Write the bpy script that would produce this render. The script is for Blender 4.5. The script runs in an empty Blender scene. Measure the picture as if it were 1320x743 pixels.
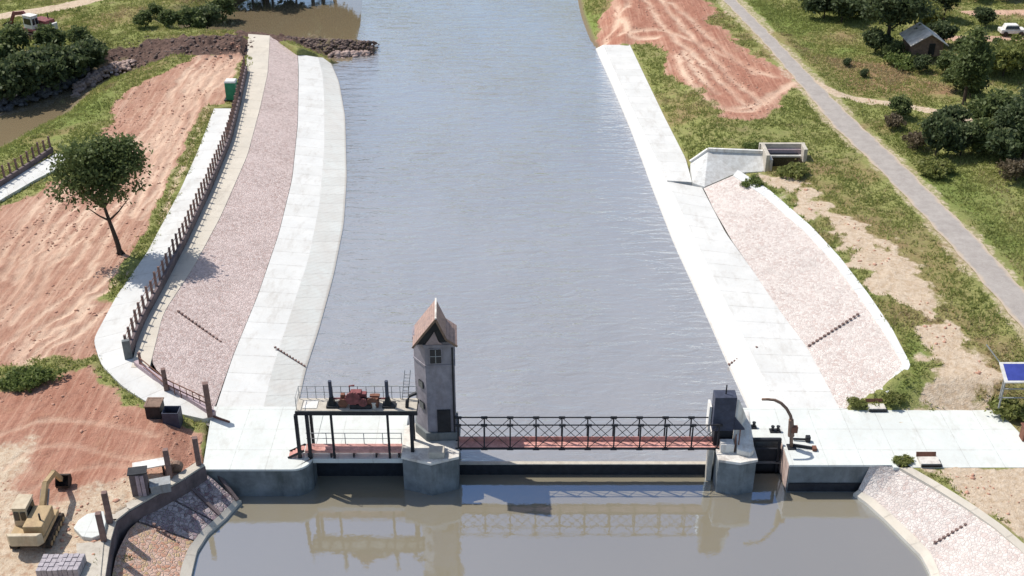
import bpy, math, random
import numpy as np
from mathutils import Vector
random.seed(7); RS = np.random.RandomState(7)
sc = bpy.context.scene
col = sc.collection
R = math.radians

# ------------------------------------------------------------------ survey: photo pixel -> place in metres
FOC = 1500.0; PIT = R(29.6); CH = 54.0
def at(px, py, z=0.0):
    u = (px-660)/FOC; v = (371.5-py)/FOC
    dy = math.cos(PIT)+v*math.sin(PIT); dz = -math.sin(PIT)+v*math.cos(PIT)
    t = (CH-z)/(-dz)
    return (t*u, t*dy, z)
def zat(y, py):
    """height of a point at distance y seen on row py"""
    v = (371.5-py)/FOC
    dy = math.cos(PIT)+v*math.sin(PIT); dz = -math.sin(PIT)+v*math.cos(PIT)
    return CH+y*dz/dy
def W(pts): return [at(*p) for p in pts]

# ------------------------------------------------------------------ node helpers
class NT:
    def __init__(s, name):
        s.m = bpy.data.materials.new(name); s.m.use_nodes = True
        s.t = s.m.node_tree; s.t.nodes.clear()
        s.out = s.t.nodes.new('ShaderNodeOutputMaterial')
    def n(s, typ, ins=None, **props):
        nd = s.t.nodes.new(typ)
        for k, v in props.items(): setattr(nd, k, v)
        for k, v in (ins or {}).items(): s.set(nd.inputs[k], v)
        return nd
    def set(s, sock, v):
        if isinstance(v, bpy.types.NodeSocket): s.t.links.new(v, sock)
        elif isinstance(v, (tuple, list)) and len(v) == 3 and sock.type == 'RGBA': sock.default_value = (*v, 1)
        else: sock.default_value = v
    def pos(s, sx=1, sy=1, sz=1, rz=0):
        g = s.n('ShaderNodeNewGeometry').outputs['Position']
        return s.n('ShaderNodeMapping', {'Vector': g, 'Scale': (sx, sy, sz), 'Rotation': (0, 0, rz)}).outputs[0]
    def obj(s, sx=1, sy=1, sz=1):
        g = s.n('ShaderNodeTexCoord').outputs['Object']
        return s.n('ShaderNodeMapping', {'Vector': g, 'Scale': (sx, sy, sz)}).outputs[0]
    def noise(s, vec, scale, detail=4, rough=.55, dist=0):
        return s.n('ShaderNodeTexNoise', {'Vector': vec, 'Scale': scale, 'Detail': detail, 'Roughness': rough, 'Distortion': dist}).outputs[0]
    def voro(s, vec, scale, feature='F1', out=0, rnd=1):
        return s.n('ShaderNodeTexVoronoi', {'Vector': vec, 'Scale': scale, 'Randomness': rnd}, feature=feature).outputs[out]
    def mr(s, v, a, b, c=0, d=1):
        return s.n('ShaderNodeMapRange', {'Value': v, 'From Min': a, 'From Max': b, 'To Min': c, 'To Max': d}, interpolation_type='LINEAR').outputs[0]
    def ma(s, op, a, b=0.0, c=0.0):
        nd = s.n('ShaderNodeMath', operation=op); s.set(nd.inputs[0], a); s.set(nd.inputs[1], b)
        if op == 'MULTIPLY_ADD': s.set(nd.inputs[2], c)
        return nd.outputs[0]
    def mix(s, f, a, b, mode='MIX'):
        nd = s.n('ShaderNodeMix', data_type='RGBA', blend_type=mode)
        s.set(nd.inputs[0], f); s.set(nd.inputs[6], a); s.set(nd.inputs[7], b)
        return nd.outputs[2]
    def bump(s, h, dist=.05, strength=1.0):
        return s.n('ShaderNodeBump', {'Height': h, 'Distance': dist, 'Strength': strength}).outputs[0]
    def attr(s, name):
        return s.n('ShaderNodeAttribute', attribute_name=name)
    def pbr(s, color, rough=.8, normal=None, metal=0.0, spec=.3, **extra):
        ins = {'Base Color': color, 'Roughness': rough, 'Metallic': metal, 'Specular IOR Level': spec}
        ins.update(extra)
        if normal is not None: ins['Normal'] = normal
        b = s.n('ShaderNodeBsdfPrincipled', ins)
        s.t.links.new(b.outputs[0], s.out.inputs[0]); return s.m

def plain(name, c, rough=.7, var=.25, scale=3.0, metal=0, dirt=None, spec=.3):
    t = NT(name); p = t.obj()
    f = t.noise(p, scale, 6, .65)
    c2 = tuple(x*(1-var) for x in c); c1 = tuple(min(1, x*(1+var*.6)) for x in c)
    k = t.mix(t.mr(f, .3, .7), c2, c1)
    if dirt:
        g = t.noise(t.obj(1, 1, .25), scale*.8, 5, .7)
        k = t.mix(t.mr(g, .5, .72, 0, .75), k, dirt)
    return t.pbr(k, rough, t.bump(t.noise(p, scale*6, 3), .01, .6), metal, spec)

def concrete(name, c=(.69, .685, .66), joint=2.6, stain=(.36, .31, .26), use_uv=True, warm=.6, pin=0.035, strip=False):
    t = NT(name)
    p = t.pos()
    a = t.noise(p, .35, 6, .6); b = t.noise(p, 2.2, 6, .7); fine = t.noise(p, 14, 3, .6)
    k = t.mix(t.mr(a, .35, .7), tuple(x*.93 for x in c), tuple(min(.84, x*1.07) for x in c))
    k = t.mix(t.mr(b, .5, .8, 0, .5), k, tuple(x*y for x, y in zip(c, (.86, .80, .74))))
    st = t.noise(t.pos(1.0, .35, 1), .8, 7, .75)
    k = t.mix(t.mr(st, .52, .78, 0, warm), k, stain)
    k = t.mix(t.mr(fine, .3, .7, 0, .12), k, (.3, .29, .27))
    h = t.ma('MULTIPLY', fine, .3)
    if strip:
        sx_ = t.n('ShaderNodeSeparateXYZ', {0: t.n('ShaderNodeTexCoord').outputs['UV']}).outputs
        wv = t.ma('SINE', t.ma('MULTIPLY', t.ma('ADD', sx_[0], t.ma('MULTIPLY', sx_[1], .5)), 9.0))
        k = t.mix(t.mr(wv, .2, 1, 0, .12), k, (.50, .44, .38)); h = t.ma('ADD', h, t.ma('MULTIPLY', wv, .1))
        k = t.mix(t.mr(sx_[1], .35, .05, 0, .6), k, (.40, .33, .27))      # wet, algae-brown foot
    if joint:
        if use_uv: v = t.n('ShaderNodeTexCoord').outputs['UV']
        else: v = t.n('ShaderNodeNewGeometry').outputs['Position']
        s = t.n('ShaderNodeSeparateXYZ', {0: v})
        lines = None
        for o, j in ((0, joint), (1, joint*1.0 if not use_uv else 0)):
            if not j: continue
            fr = t.ma('FRACT', t.ma('DIVIDE', s.outputs[o], j))
            l = t.ma('LESS_THAN', fr, pin)
            lines = l if lines is None else t.ma('MAXIMUM', lines, l)
            if o == 0 and use_uv:      # each cast bay slightly different
                cell = t.ma('FLOOR', t.ma('DIVIDE', s.outputs[o], j))
                wn = t.n('ShaderNodeTexWhiteNoise', {'W': cell}, noise_dimensions='1D').outputs[0]
                k = t.mix(t.ma('MULTIPLY', wn, .16), k, (.45, .43, .38))
        k = t.mix(t.ma('MULTIPLY', lines, t.mr(b, .35, .65, .05, .4)), k, (.25, .22, .19))
        h = t.ma('SUBTRACT', h, lines)
    return t.pbr(k, .85, t.bump(h, .02, .6), 0, .2)

def stonework(name, c1, c2, c3, mortar, scale=2.3, wet=None, bd=.09):
    t = NT(name)
    p0 = t.pos()
    warp = t.n('ShaderNodeTexNoise', {'Vector': p0, 'Scale': 1.6, 'Detail': 2}).outputs[1]
    p = t.n('ShaderNodeVectorMath', {0: p0, 1: t.n('ShaderNodeVectorMath', {0: warp, 3: .35}, operation='SCALE').outputs[0]}, operation='ADD').outputs[0]
    e = t.voro(p, scale, 'DISTANCE_TO_EDGE'); cc = t.voro(p, scale, 'F1', 1)
    sp = t.n('ShaderNodeSeparateColor', {0: cc})
    k = t.mix(t.mr(sp.outputs[0], .15, .75), c1, c2)
    k = t.mix(t.mr(sp.outputs[1], .72, .8, 0, .85), k, c3)
    big = t.noise(p0, .22, 5, .6)
    k = t.mix(t.mr(big, .4, .75, 0, .5), k, tuple(x*1.15 for x in c2))
    k = t.mix(t.mr(t.noise(p0, .55, 5, .7), .52, .75, 0, .45), k, tuple(x*.62 for x in c1))
    k = t.mix(t.mr(e, .02, .07, .75, 0), k, mortar)
    h = t.ma('ADD', t.mr(e, 0, .14), t.ma('MULTIPLY', t.noise(p0, 9, 3), .5))
    return t.pbr(k, .9, t.bump(h, bd, .9), 0, .2)

M = {}
M['conc'] = concrete('white_concrete')
M['conc_deck'] = concrete('deck_concrete', (.67, .69, .655), 2.5, use_uv=False, warm=.45, pin=.02)
M['conc_warm'] = concrete('cream_concrete', (.62, .56, .47), 3.0, warm=.7)
M['conc_slope'] = concrete('cream_lining', (.84, .80, .73), 2.2, warm=.25, strip=True)
M['conc_slopeX'] = stonework('pale_lining', (.56, .51, .46), (.66, .62, .56), (.52, .43, .38), (.64, .62, .58), 4.5)
M['stone_pink'] = stonework('pink_stone', (.51, .40, .37), (.63, .51, .475), (.42, .30, .27), (.60, .52, .48), 4.6, bd=.045)
M['stone_pale'] = stonework('pale_stone', (.56, .48, .44), (.67, .60, .55), (.50, .39, .35), (.66, .60, .56), 4.6, bd=.035)
M['stone_mauve'] = stonework('mauve_stone', (.30, .22, .24), (.48, .40, .40), (.20, .12, .13), (.50, .46, .43), 3.4)
M['stone_rust'] = stonework('rust_stone', (.50, .25, .16), (.62, .42, .33), (.50, .36, .18), (.62, .50, .42), 3.8, bd=.05)
M['pier'] = plain('pier_concrete', (.19, .205, .21), .85, .35, .9, dirt=(.07, .08, .075))  # darkened so the colour holds the shade on pier and abutment walls
M['pier_top'] = plain('pier_cap', (.70, .66, .60), .85, .25, 1.5, dirt=(.30, .24, .20))
M['tower'] = plain('tower_render', (.30, .28, .315), .8, .3, 1.3, dirt=(.20, .17, .18))
M['facing'] = plain('sunlit_stained_facing', (.58, .44, .38), .85, .35, 1.5, dirt=(.34, .20, .15))  # lighter and pinker: sun on the side wall put into the colour, plus stains
M['tymp'] = plain('tympanum_render', (.36, .28, .28), .85, .3, 2)
t = NT('roof_tile'); p = t.obj(); zz_ = t.n('ShaderNodeSeparateXYZ', {0: p}).outputs
row = t.ma('FRACT', t.ma('MULTIPLY', zz_[2], 5.0)); cl = t.ma('FRACT', t.ma('MULTIPLY', zz_[1], 4.0))
k = t.mix(t.mr(t.noise(p, 4, 6, .7), .3, .7), (.33, .23, .20), (.54, .37, .32))
k = t.mix(t.mr(t.noise(p, 1.6, 6, .75), .5, .7, 0, .7), k, (.24, .19, .19))
k = t.mix(t.mr(row, .0, .25, .55, 0), k, (.10, .07, .065)); k = t.mix(t.mr(cl, 0, .12, .4, 0), k, (.12, .08, .07))
M['roof'] = t.pbr(k, .8, t.bump(t.ma('ADD', row, t.ma('MULTIPLY', cl, .4)), .04, .8))
M['dark'] = plain('dark_steel_and_shade', (.030, .031, .036), .55, .4, 2, metal=.3)
M['blue_dark'] = plain('blue_grey_steel', (.055, .062, .095), .55, .35, 2)
M['glass'] = plain('dark_glass', (.015, .018, .022), .15, .2, 1, spec=.6)
M['pinkpaint'] = plain('red_lead_paint', (.66, .34, .29), .6, .35, 2.2, dirt=(.30, .13, .10))
M['machine_red'] = plain('machine_red', (.24, .075, .075), .6, .45, 3, dirt=(.05, .03, .03))
M['postc'] = plain('post_concrete', (.23, .15, .13), .85, .35, 2.5, dirt=(.12, .08, .075))
M['parapet'] = plain('parapet_concrete', (.17, .13, .13), .9, .35, 1.2, dirt=(.07, .06, .06))
M['white'] = plain('white_paint', (.74, .72, .68), .7, .15, 2, dirt=(.45, .38, .32))
M['grey'] = plain('grey_paint', (.33, .34, .34), .6, .2, 2, dirt=(.18, .15, .13))
M['green'] = plain('green_paint', (.035, .24, .13), .5, .25, 2)
M['blue'] = plain('blue_panel', (.06, .08, .34), .3, .2, 2)
M['tan'] = plain('ochre_paint', (.46, .33, .18), .6, .25, 2, dirt=(.34, .22, .13))
M['tan_pale'] = plain('pale_ochre_paint', (.55, .46, .33), .6, .2, 2, dirt=(.4, .28, .18))
M['rubber'] = plain('track_rubber', (.045, .036, .03), .85, .4, 3, dirt=(.22, .14, .10))
M['wood'] = plain('weathered_wood', (.24, .16, .12), .85, .35, 3)
M['bark'] = plain('bark', (.075, .055, .042), .9, .4, 4)
M['rust'] = plain('rusty_steel', (.20, .09, .06), .8, .4, 3)
M['grey_block'] = plain('kerb_block', (.42, .38, .40), .85, .3, 4)
M['mauve'] = plain('mauve_block', (.46, .36, .38), .85, .3, 4)

# rock
t = NT('rubble_rock'); p = t.pos()
M['rock'] = t.pbr(t.mix(t.mr(t.noise(p, 1.3, 6, .7), .3, .7), (.07, .05, .044), (.23, .165, .14)), .9, t.bump(t.noise(p, 6, 5), .08))
t = NT('pale_rubble'); p = t.pos()
M['rockpale'] = t.pbr(t.mix(t.mr(t.noise(p, 1.3, 6, .7), .3, .7), (.22, .15, .13), (.52, .40, .35)), .9, t.bump(t.noise(p, 6, 5), .08))
t = NT('dark_rubble'); p = t.pos()
M['rockdark'] = t.pbr(t.mix(t.mr(t.noise(p, 1.5, 6, .7), .3, .72), (.02, .022, .026), (.15, .15, .16)), .9, t.bump(t.noise(p, 6, 5), .08))

def leafmat(name, lo, hi, tip):
    t = NT(name)
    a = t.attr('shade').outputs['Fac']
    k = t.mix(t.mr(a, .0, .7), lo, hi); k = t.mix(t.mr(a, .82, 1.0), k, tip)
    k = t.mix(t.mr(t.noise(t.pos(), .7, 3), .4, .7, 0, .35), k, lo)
    d = t.n('ShaderNodeBsdfPrincipled', {'Base Color': k, 'Roughness': .6, 'Specular IOR Level': .25})
    tr = t.n('ShaderNodeBsdfTranslucent', {'Color': k})
    mx = t.n('ShaderNodeMixShader', {0: .42, 1: d.outputs[0], 2: tr.outputs[0]})
    t.t.links.new(mx.outputs[0], t.out.inputs[0]); return t.m
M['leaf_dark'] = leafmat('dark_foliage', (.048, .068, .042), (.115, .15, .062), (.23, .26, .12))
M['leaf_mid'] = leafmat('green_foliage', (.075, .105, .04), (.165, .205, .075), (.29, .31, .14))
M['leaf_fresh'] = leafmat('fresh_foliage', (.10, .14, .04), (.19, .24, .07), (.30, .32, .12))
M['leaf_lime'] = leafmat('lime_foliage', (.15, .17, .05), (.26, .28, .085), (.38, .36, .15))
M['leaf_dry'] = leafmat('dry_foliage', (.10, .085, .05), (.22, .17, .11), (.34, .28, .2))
M['blade'] = leafmat('grass_blade', (.25, .285, .085), (.37, .38, .13), (.46, .36, .21))

# water
def water(name, deep, bx, by, scale, bdist, rough, spec_mul, swirl, h2=.35, base=.12, tint=(.86, .93, 1)):
    t = NT(name)
    p = t.pos(bx, by, 1)
    big = t.noise(t.pos(.6, .35, 1), .06, 4, .6)
    k = t.mix(t.mr(big, .35, .7), deep, swirl)
    h = t.noise(p, scale, 4, .55, .6)
    h = t.ma('ADD', h, t.ma('MULTIPLY', t.noise(t.pos(bx*1.0, by*.8, 1, .35), scale*2.7, 3, .6, .4), h2))
    patch = t.mr(t.noise(t.pos(.8, .35, 1), .09, 3), .35, .65, .45, 1.0)
    nrm = t.n('ShaderNodeBump', {'Height': t.ma('MULTIPLY', h, patch), 'Distance': bdist, 'Strength': 1.0}).outputs[0]
    d = t.n('ShaderNodeBsdfDiffuse', {'Color': k, 'Normal': nrm})
    g = t.n('ShaderNodeBsdfGlossy', {'Color': tint, 'Roughness': rough, 'Normal': nrm})
    fr = t.n('ShaderNodeFresnel', {'IOR': 1.333, 'Normal': nrm}).outputs[0]
    fac = t.ma('MINIMUM', t.ma('MULTIPLY_ADD', fr, spec_mul, base), .9)
    mx = t.n('ShaderNodeMixShader', {0: fac, 1: d.outputs[0], 2: g.outputs[0]})
    t.t.links.new(mx.outputs[0], t.out.inputs[0]); return t.m
M['water_up'] = water('river_water', (.355, .335, .315), .38, 1.2, .75, .27, .10, 2.5, (.295, .28, .265), base=.17, tint=(.90, .94, 1))
M['water_still'] = water('mud_and_tree_reflection', (.27, .205, .12), .6, .9, .9, .012, .03, 2.2, (.24, .19, .12), base=.10)  # muddy brown; on the backwater it also paints in the mirrored trees
M['water_dn'] = water('basin_water', (.30, .265, .19), .6, .9, .9, .014, .02, 2.2, (.27, .24, .175), base=.24, tint=(.47, .68, 1))

# ------------------------------------------------------------------ mesh builder
class MB:
    def __init__(s): s.v = []; s.f = []; s.uv = []
    def add(s, vs, fs, uvs=None):
        o = len(s.v); s.v += [tuple(x) for x in vs]; s.f += [tuple(i+o for i in f) for f in fs]
        s.uv += uvs if uvs else [(0, 0)]*len(vs)
    def box(s, c, d, rz=0.0, taper=1.0, rx=0.0):
        """c = centre of the base, d = full sizes"""
        pts = []
        for z, k in ((0, 1), (d[2], taper)):
            for sx, sy in ((-1, -1), (1, -1), (1, 1), (-1, 1)):
                pts.append((sx*d[0]/2*k, sy*d[1]/2*k, z))
        ca, sa = math.cos(rz), math.sin(rz); cr, sr = math.cos(rx), math.sin(rx)
        out = []
        for x, y, z in pts:
            y, z = y*cr-z*sr, y*sr+z*cr
            out.append((c[0]+x*ca-y*sa, c[1]+x*sa+y*ca, c[2]+z))
        s.add(out, [(3, 2, 1, 0), (4, 5, 6, 7), (0, 1, 5, 4), (1, 2, 6, 5), (2, 3, 7, 6), (3, 0, 4, 7)])
    def prism(s, poly, z0, z1, taper=None):
        n = len(poly)
        zz0 = z0 if isinstance(z0, (list, tuple)) else [z0]*n
        zz1 = z1 if isinstance(z1, (list, tuple)) else [z1]*n
        b = [(p[0], p[1], z) for p, z in zip(poly, zz0)]; tp = [(p[0], p[1], z) for p, z in zip(poly, zz1)]
        s.add(b+tp, [tuple(range(n))[::-1], tuple(range(n, 2*n))]+[(i, (i+1) % n, (i+1) % n+n, i+n) for i in range(n)])
    def tube(s, pts, r, n=8, r2=None):
        pts = [Vector(p) for p in pts]; m = len(pts); rings = []
        for i, p in enumerate(pts):
            d = (pts[min(i+1, m-1)]-pts[max(i-1, 0)]).normalized()
            a = d.cross(Vector((0, 0, 1)) if abs(d.z) < .95 else Vector((1, 0, 0))).normalized(); b = d.cross(a)
            rr = r if r2 is None else r+(r2-r)*i/max(1, m-1)
            rings.append([p+a*math.cos(2*math.pi*k/n)*rr+b*math.sin(2*math.pi*k/n)*rr for k in range(n)])
        vs = [v for rg in rings for v in rg]
        fs = [(i*n+k, i*n+(k+1) % n, (i+1)*n+(k+1) % n, (i+1)*n+k) for i in range(m-1) for k in range(n)]
        fs += [tuple(range(n)), tuple(range((m-1)*n, m*n))[::-1]]
        s.add(vs, fs)
    def bar(s, a, b, w=.08, h=None):
        h = h or w; a = Vector(a); b = Vector(b); d = (b-a).normalized()
        x = d.cross(Vector((0, 0, 1)) if abs(d.z) < .95 else Vector((0, 1, 0))).normalized(); y = d.cross(x)
        vs = [q+x*sx*w/2+y*sy*h/2 for q in (a, b) for sx, sy in ((-1, -1), (1, -1), (1, 1), (-1, 1))]
        s.add(vs, [(3, 2, 1, 0), (4, 5, 6, 7), (0, 1, 5, 4), (1, 2, 6, 5), (2, 3, 7, 6), (3, 0, 4, 7)])
    def build(s, name, mat, parent=None, smooth=False, bevel=0.0):
        pp = parent.parent if parent is not None and parent.parent is not None else parent
        o0 = Vector(pp.get('org', (0, 0, 0))) if pp is not None else Vector((0, 0, 0))
        me = bpy.data.meshes.new(name)
        me.from_pydata([(x-o0.x, y-o0.y, z-o0.z) for x, y, z in s.v], [], s.f)
        me.materials.append(mat)
        uvl = me.uv_layers.new(name='UVMap')
        li = np.zeros(len(me.loops), dtype=np.int32); me.loops.foreach_get('vertex_index', li)
        uvl.data.foreach_set('uv', np.array(s.uv, dtype=np.float32)[li].ravel())
        import bmesh
        bm = bmesh.new(); bm.from_mesh(me); bmesh.ops.recalc_face_normals(bm, faces=bm.faces)
        bm.to_mesh(me); bm.free()
        if smooth: me.polygons.foreach_set('use_smooth', [True]*len(me.polygons))
        o = bpy.data.objects.new(name, me); col.objects.link(o)
        if parent: o.parent = parent
        if bevel:
            b = o.modifiers.new('bevel', 'BEVEL'); b.width = bevel; b.segments = 2; b.limit_method = 'ANGLE'
        return o
def B(fn, name, mat, parent=None, **k):
    m = MB(); fn(m); return m.build(name, mat, parent, **k)
def tag(o, label, cat, group=None):
    o['label'] = label; o['category'] = cat
    if group: o['group'] = group
    return o
def struct(o): o['kind'] = 'structure'; return o
def stuff(o, label, cat): tag(o, label, cat); o['kind'] = 'stuff'; return o
def thing(name, label, cat, org, group=None):
    o = bpy.data.objects.new(name, None); col.objects.link(o); o.empty_display_size = .3
    o.location = org; o['org'] = tuple(float(x) for x in org)
    return tag(o, label, cat, group)
def np_mesh(name, V, F, mat, attrs=None, smooth=False, parent=None):
    me = bpy.data.meshes.new(name); k = F.shape[1]
    me.vertices.add(len(V)); me.vertices.foreach_set('co', V.astype(np.float32).ravel())
    me.loops.add(F.size); me.loops.foreach_set('vertex_index', F.astype(np.int32).ravel())
    me.polygons.add(len(F)); me.polygons.foreach_set('loop_start', np.arange(0, F.size, k, dtype=np.int32))
    me.polygons.foreach_set('loop_total', np.full(len(F), k, dtype=np.int32))
    me.materials.append(mat)
    for nm, (typ, dom, arr) in (attrs or {}).items():
        a = me.attributes.new(nm, typ, dom)
        a.data.foreach_set('color' if typ == 'FLOAT_COLOR' else 'value', arr.astype(np.float32).ravel())
    me.update(calc_edges=True)
    if smooth: me.polygons.foreach_set('use_smooth', np.ones(len(F), dtype=bool))
    o = bpy.data.objects.new(name, me); col.objects.link(o)
    if parent: o.parent = parent
    return o

# ------------------------------------------------------------------ polyline maths
def resample(pts, n):
    P = np.array(pts, float); d = np.r_[0, np.cumsum(np.linalg.norm(np.diff(P[:, :2], axis=0), axis=1))]
    s = np.linspace(0, d[-1], n)
    return np.c_[[np.interp(s, d, P[:, k]) for k in range(3)]].T
def smooth_line(pts, n, it=3):
    Q = resample(pts, n)
    for _ in range(it): Q[1:-1] = (Q[:-2]+2*Q[1:-1]+Q[2:])/4
    return Q
def sheet(name, A, Bl, mat, n=90, m=6, sm=3, drop=1.2, skirts='ab', sag=0.0, wob=0.0):
    """lofted slab between two edge lines (px,py,z), closed down to the ground at its ends and edges"""
    P = smooth_line(W(A), n, sm); Q = smooth_line(W(Bl), n, sm)
    mb = MB(); L = np.r_[0, np.cumsum(np.linalg.norm(np.diff((P+Q)/2, axis=0), axis=1))]
    vs = []; uv = []
    for i in range(n):
        w = np.linalg.norm(P[i]-Q[i])
        for j in range(m+1):
            f = j/m; v = P[i]*(1-f)+Q[i]*f
            v = v.copy(); v[2] += sag*math.sin(math.pi*f)
            if wob: v[2] += wob*math.sin(i*1.7+j*2.3)*math.sin(i*.37)
            vs.append(tuple(v)); uv.append((L[i], f*w))
    fs = [(i*(m+1)+j, (i+1)*(m+1)+j, (i+1)*(m+1)+j+1, i*(m+1)+j+1) for i in range(n-1) for j in range(m)]
    mb.add(vs, fs, uv)
    def skirt(idx):
        a = [vs[i] for i in idx]; k = len(a)
        mb.add(a+[(x, y, z-drop) for x, y, z in a], [(i, i+1, i+1+k, i+k) for i in range(k-1)], [(.9, .5)]*(2*k))
    skirt([j for j in range(m+1)]); skirt([(n-1)*(m+1)+j for j in range(m+1)])
    if 'a' in skirts: skirt([i*(m+1) for i in range(n)])
    if 'b' in skirts: skirt([i*(m+1)+m for i in range(n)])
    return struct(mb.build(name, mat))

# ------------------------------------------------------------------ river works: left bank
WLz = .68
L_water = [(383, 530, WLz), (393, 480, WLz), (411, 425, WLz), (430, 355, WLz), (443, 290, WLz), (447, 230, WLz), (445, 150, WLz), (437, 105, WLz), (424, 75, WLz)]
L_lowtop = [(338, 532, 1.85), (352, 473, 1.85), (375, 403, 1.85), (398, 333, 1.85), (412, 263, 1.85), (418, 192, 1.85), (418, 132, 1.85), (416, 97, 1.85), (410, 74, 1.85)]
L_berm = [(277, 530, 2.1), (300, 460, 2.1), (333, 380, 2.1), (360, 300, 2.1), (377, 230, 2.1), (384, 160, 2.1), (385, 110, 2.1), (385, 90, 2.1), (384, 70, 2.1)]
L_slope = [(274, 531, 2.4), (192, 473, 3.0), (209, 404, 3.0), (248, 345, 3.0), (283, 280, 3.0), (318, 200, 3.0), (334, 140, 3.0), (344, 95, 3.0), (347, 46, 3.0)]
L_cap = [(262, 528, 2.45), (180, 474, 3.02), (196, 404, 3.02), (238, 336, 3.02), (268, 280, 3.02), (302, 200, 3.02), (320, 140, 3.02), (328, 95, 3.02), (331, 44, 3.02)]
L_par = [(168, 458, 3.0), (185, 415, 3.0), (210, 370, 3.0), (240, 312, 3.0), (270, 248, 3.0), (297, 183, 3.0), (309, 135, 3.0), (318, 92, 3.0)]
L_walk = [(262, 540, 2.3), (225, 532, 2.6), (195, 522, 2.95), (160, 500, 3.0), (130, 470, 3.0), (120, 438, 3.0), (150, 382, 3.0), (190, 325, 3.0), (232, 246, 3.0), (255, 195, 3.0), (276, 140, 3.0)]
sheet('lower_slope', L_water, L_lowtop, M['conc_slope'], skirts='a')
sheet('bank_path', L_lowtop, L_berm, M['conc'], skirts='b', drop=.5)
sheet('stone_slope', [(275, 531, 2.12)]+[(p[0]-.5, p[1], 2.12) for p in L_berm[1:]], L_slope, M['stone_pink'], skirts='', drop=2)
sheet('bank_coping', [(p[0]+1, p[1], p[2]+.03) for p in L_slope[1:]], [(p[0]-11, p[1], p[2]) for p in L_cap[1:]], M['conc_warm'], skirts='ab', drop=.6, sm=2)
# walk: outer edge to parapet, closing round to the deck
walk_in = [(276, 537, 2.3), (240, 514, 2.7), (200, 489, 2.98), (176, 470, 3.0), (168, 458, 3.0), (180, 425, 3.0), (210, 370, 3.0), (240, 312, 3.0), (270, 248, 3.0), (284, 213, 3.0), (304, 140, 3.0)]
sheet('bank_path', L_walk, walk_in, M['conc'], n=110, m=8, sm=2, skirts='ab', drop=.5)

# ------------------------------------------------------------------ right bank
R_water = [(966, 530, WLz), (943, 480, WLz), (900, 382, WLz), (868, 312, WLz), (840, 240, WLz), (815, 172, WLz), (790, 112, WLz), (768, 63, WLz)]
R_low = [(1003, 530, 2.1), (977, 472, 2.1), (928, 375, 2.1), (891, 300, 2.1), (860, 234, 2.1), (828, 165, 2.1), (800, 106, 2.1), (778, 58, 2.1)]
R_berm1 = [(1090, 530, 2.1), (1040, 447, 2.1), (1005, 400, 2.1), (972, 351, 2.1), (935, 300, 2.1), (905, 242, 2.1)]
R_bermA = [(905, 242, 2.1), (892, 236, 2.15), (884, 205, 2.15), (856, 150, 2.15), (832, 100, 2.15), (812, 58, 2.15)]
M['conc_bright'] = concrete('bright_concrete', (.75, .755, .74), 2.6, warm=.45)
M['conc_bright_foot'] = concrete('bright_lining', (.75, .755, .74), 2.6, warm=.45, strip=True)
sheet('lower_slope', R_water, R_low, M['conc_bright_foot'], skirts='a')
k_ = 4
sheet('bank_path', R_low[:5], R_berm1, M['conc'], skirts='b', drop=.5)
sheet('bank_path', [(860, 233, 2.22)]+[(p[0], p[1], 2.22) for p in R_low[5:]], [(892, 235, 2.24), (884, 205, 2.24), (856, 150, 2.24), (832, 100, 2.24), (812, 58, 2.24)], M['conc'], skirts='ab', drop=.6)
R_slope = [(1086, 529, 2.12), (1136, 502, 2.9), (1166, 471, 3.6), (1140, 428, 3.6), (1109, 383, 3.6), (1075, 338, 3.6), (1038, 298, 3.6), (985, 252, 3.6), (946, 226, 3.6)]
R_base = [(1084, 530, 2.12), (1062, 488, 2.12), (1040, 447, 2.12), (1018, 418, 2.12), (1000, 393, 2.12), (972, 351, 2.12), (945, 313, 2.12), (920, 270, 2.12), (907, 243, 2.12)]
sheet('stone_slope', R_base, R_slope, M['stone_pale'], skirts='', sm=1)
sheet('bank_coping', [(p[0]-1, p[1], p[2]+.05) for p in R_slope[1:]], [(1144, 506, 2.95), (1175, 472, 3.65), (1149, 422, 3.65), (1118, 377, 3.65), (1083, 332, 3.65), (1046, 292, 3.65), (992, 245, 3.65), (951, 219, 3.65)], M['conc_bright'], skirts='ab', drop=.6, sm=1)

# ------------------------------------------------------------------ downstream slopes
DL_top = [(268, 612, 1.75), (232, 634, 1.75), (196, 656, 1.75), (165, 684, 1.75), (150, 715, 1.75), (141, 760, 1.75)]
DL_toe = [(303, 644, .2), (283, 664, .2), (262, 682, .2), (243, 706, .2), (234, 730, .2), (228, 760, .2)]
def part_line(L, a, b):
    P = np.array(L, float); d = np.r_[0, np.cumsum(np.linalg.norm(np.diff(P[:, :2], axis=0), axis=1))]; d /= d[-1]
    s = np.linspace(a, b, 8); return [tuple(np.interp(x, d, P[:, k]) for k in range(3)) for x in s]
for a, b, mt in ((0, .27, 'stone_mauve'), (.285, .52, 'stone_mauve'), (.535, 1, 'stone_rust')):
    sheet('stone_slope', part_line(DL_toe, a, b), part_line(DL_top, a, b), M[mt], n=30, sm=0, skirts='', drop=.5)
sheet('toe_kerb', [(311, 645, -.05), (291, 668, -.05), (268, 688, -.05), (254, 710, -.05), (248, 735, -.05), (243, 760, -.05)], [(x, y, z+.04) for x, y, z in DL_toe], M['conc_warm'], n=50, m=2, sm=1, skirts='a', drop=.6)
DR_top = [(1122, 600, 2.1), (1158, 600, 2.1), (1200, 624, 2.1), (1245, 652, 2.1), (1285, 680, 2.1), (1322, 712, 2.1), (1352, 760, 2.1)]
DR_toe = [(1106, 632, .2), (1125, 642, .2), (1150, 664, .2), (1178, 690, .2), (1199, 712, .2), (1210, 735, .2), (1216, 760, .2)]
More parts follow.
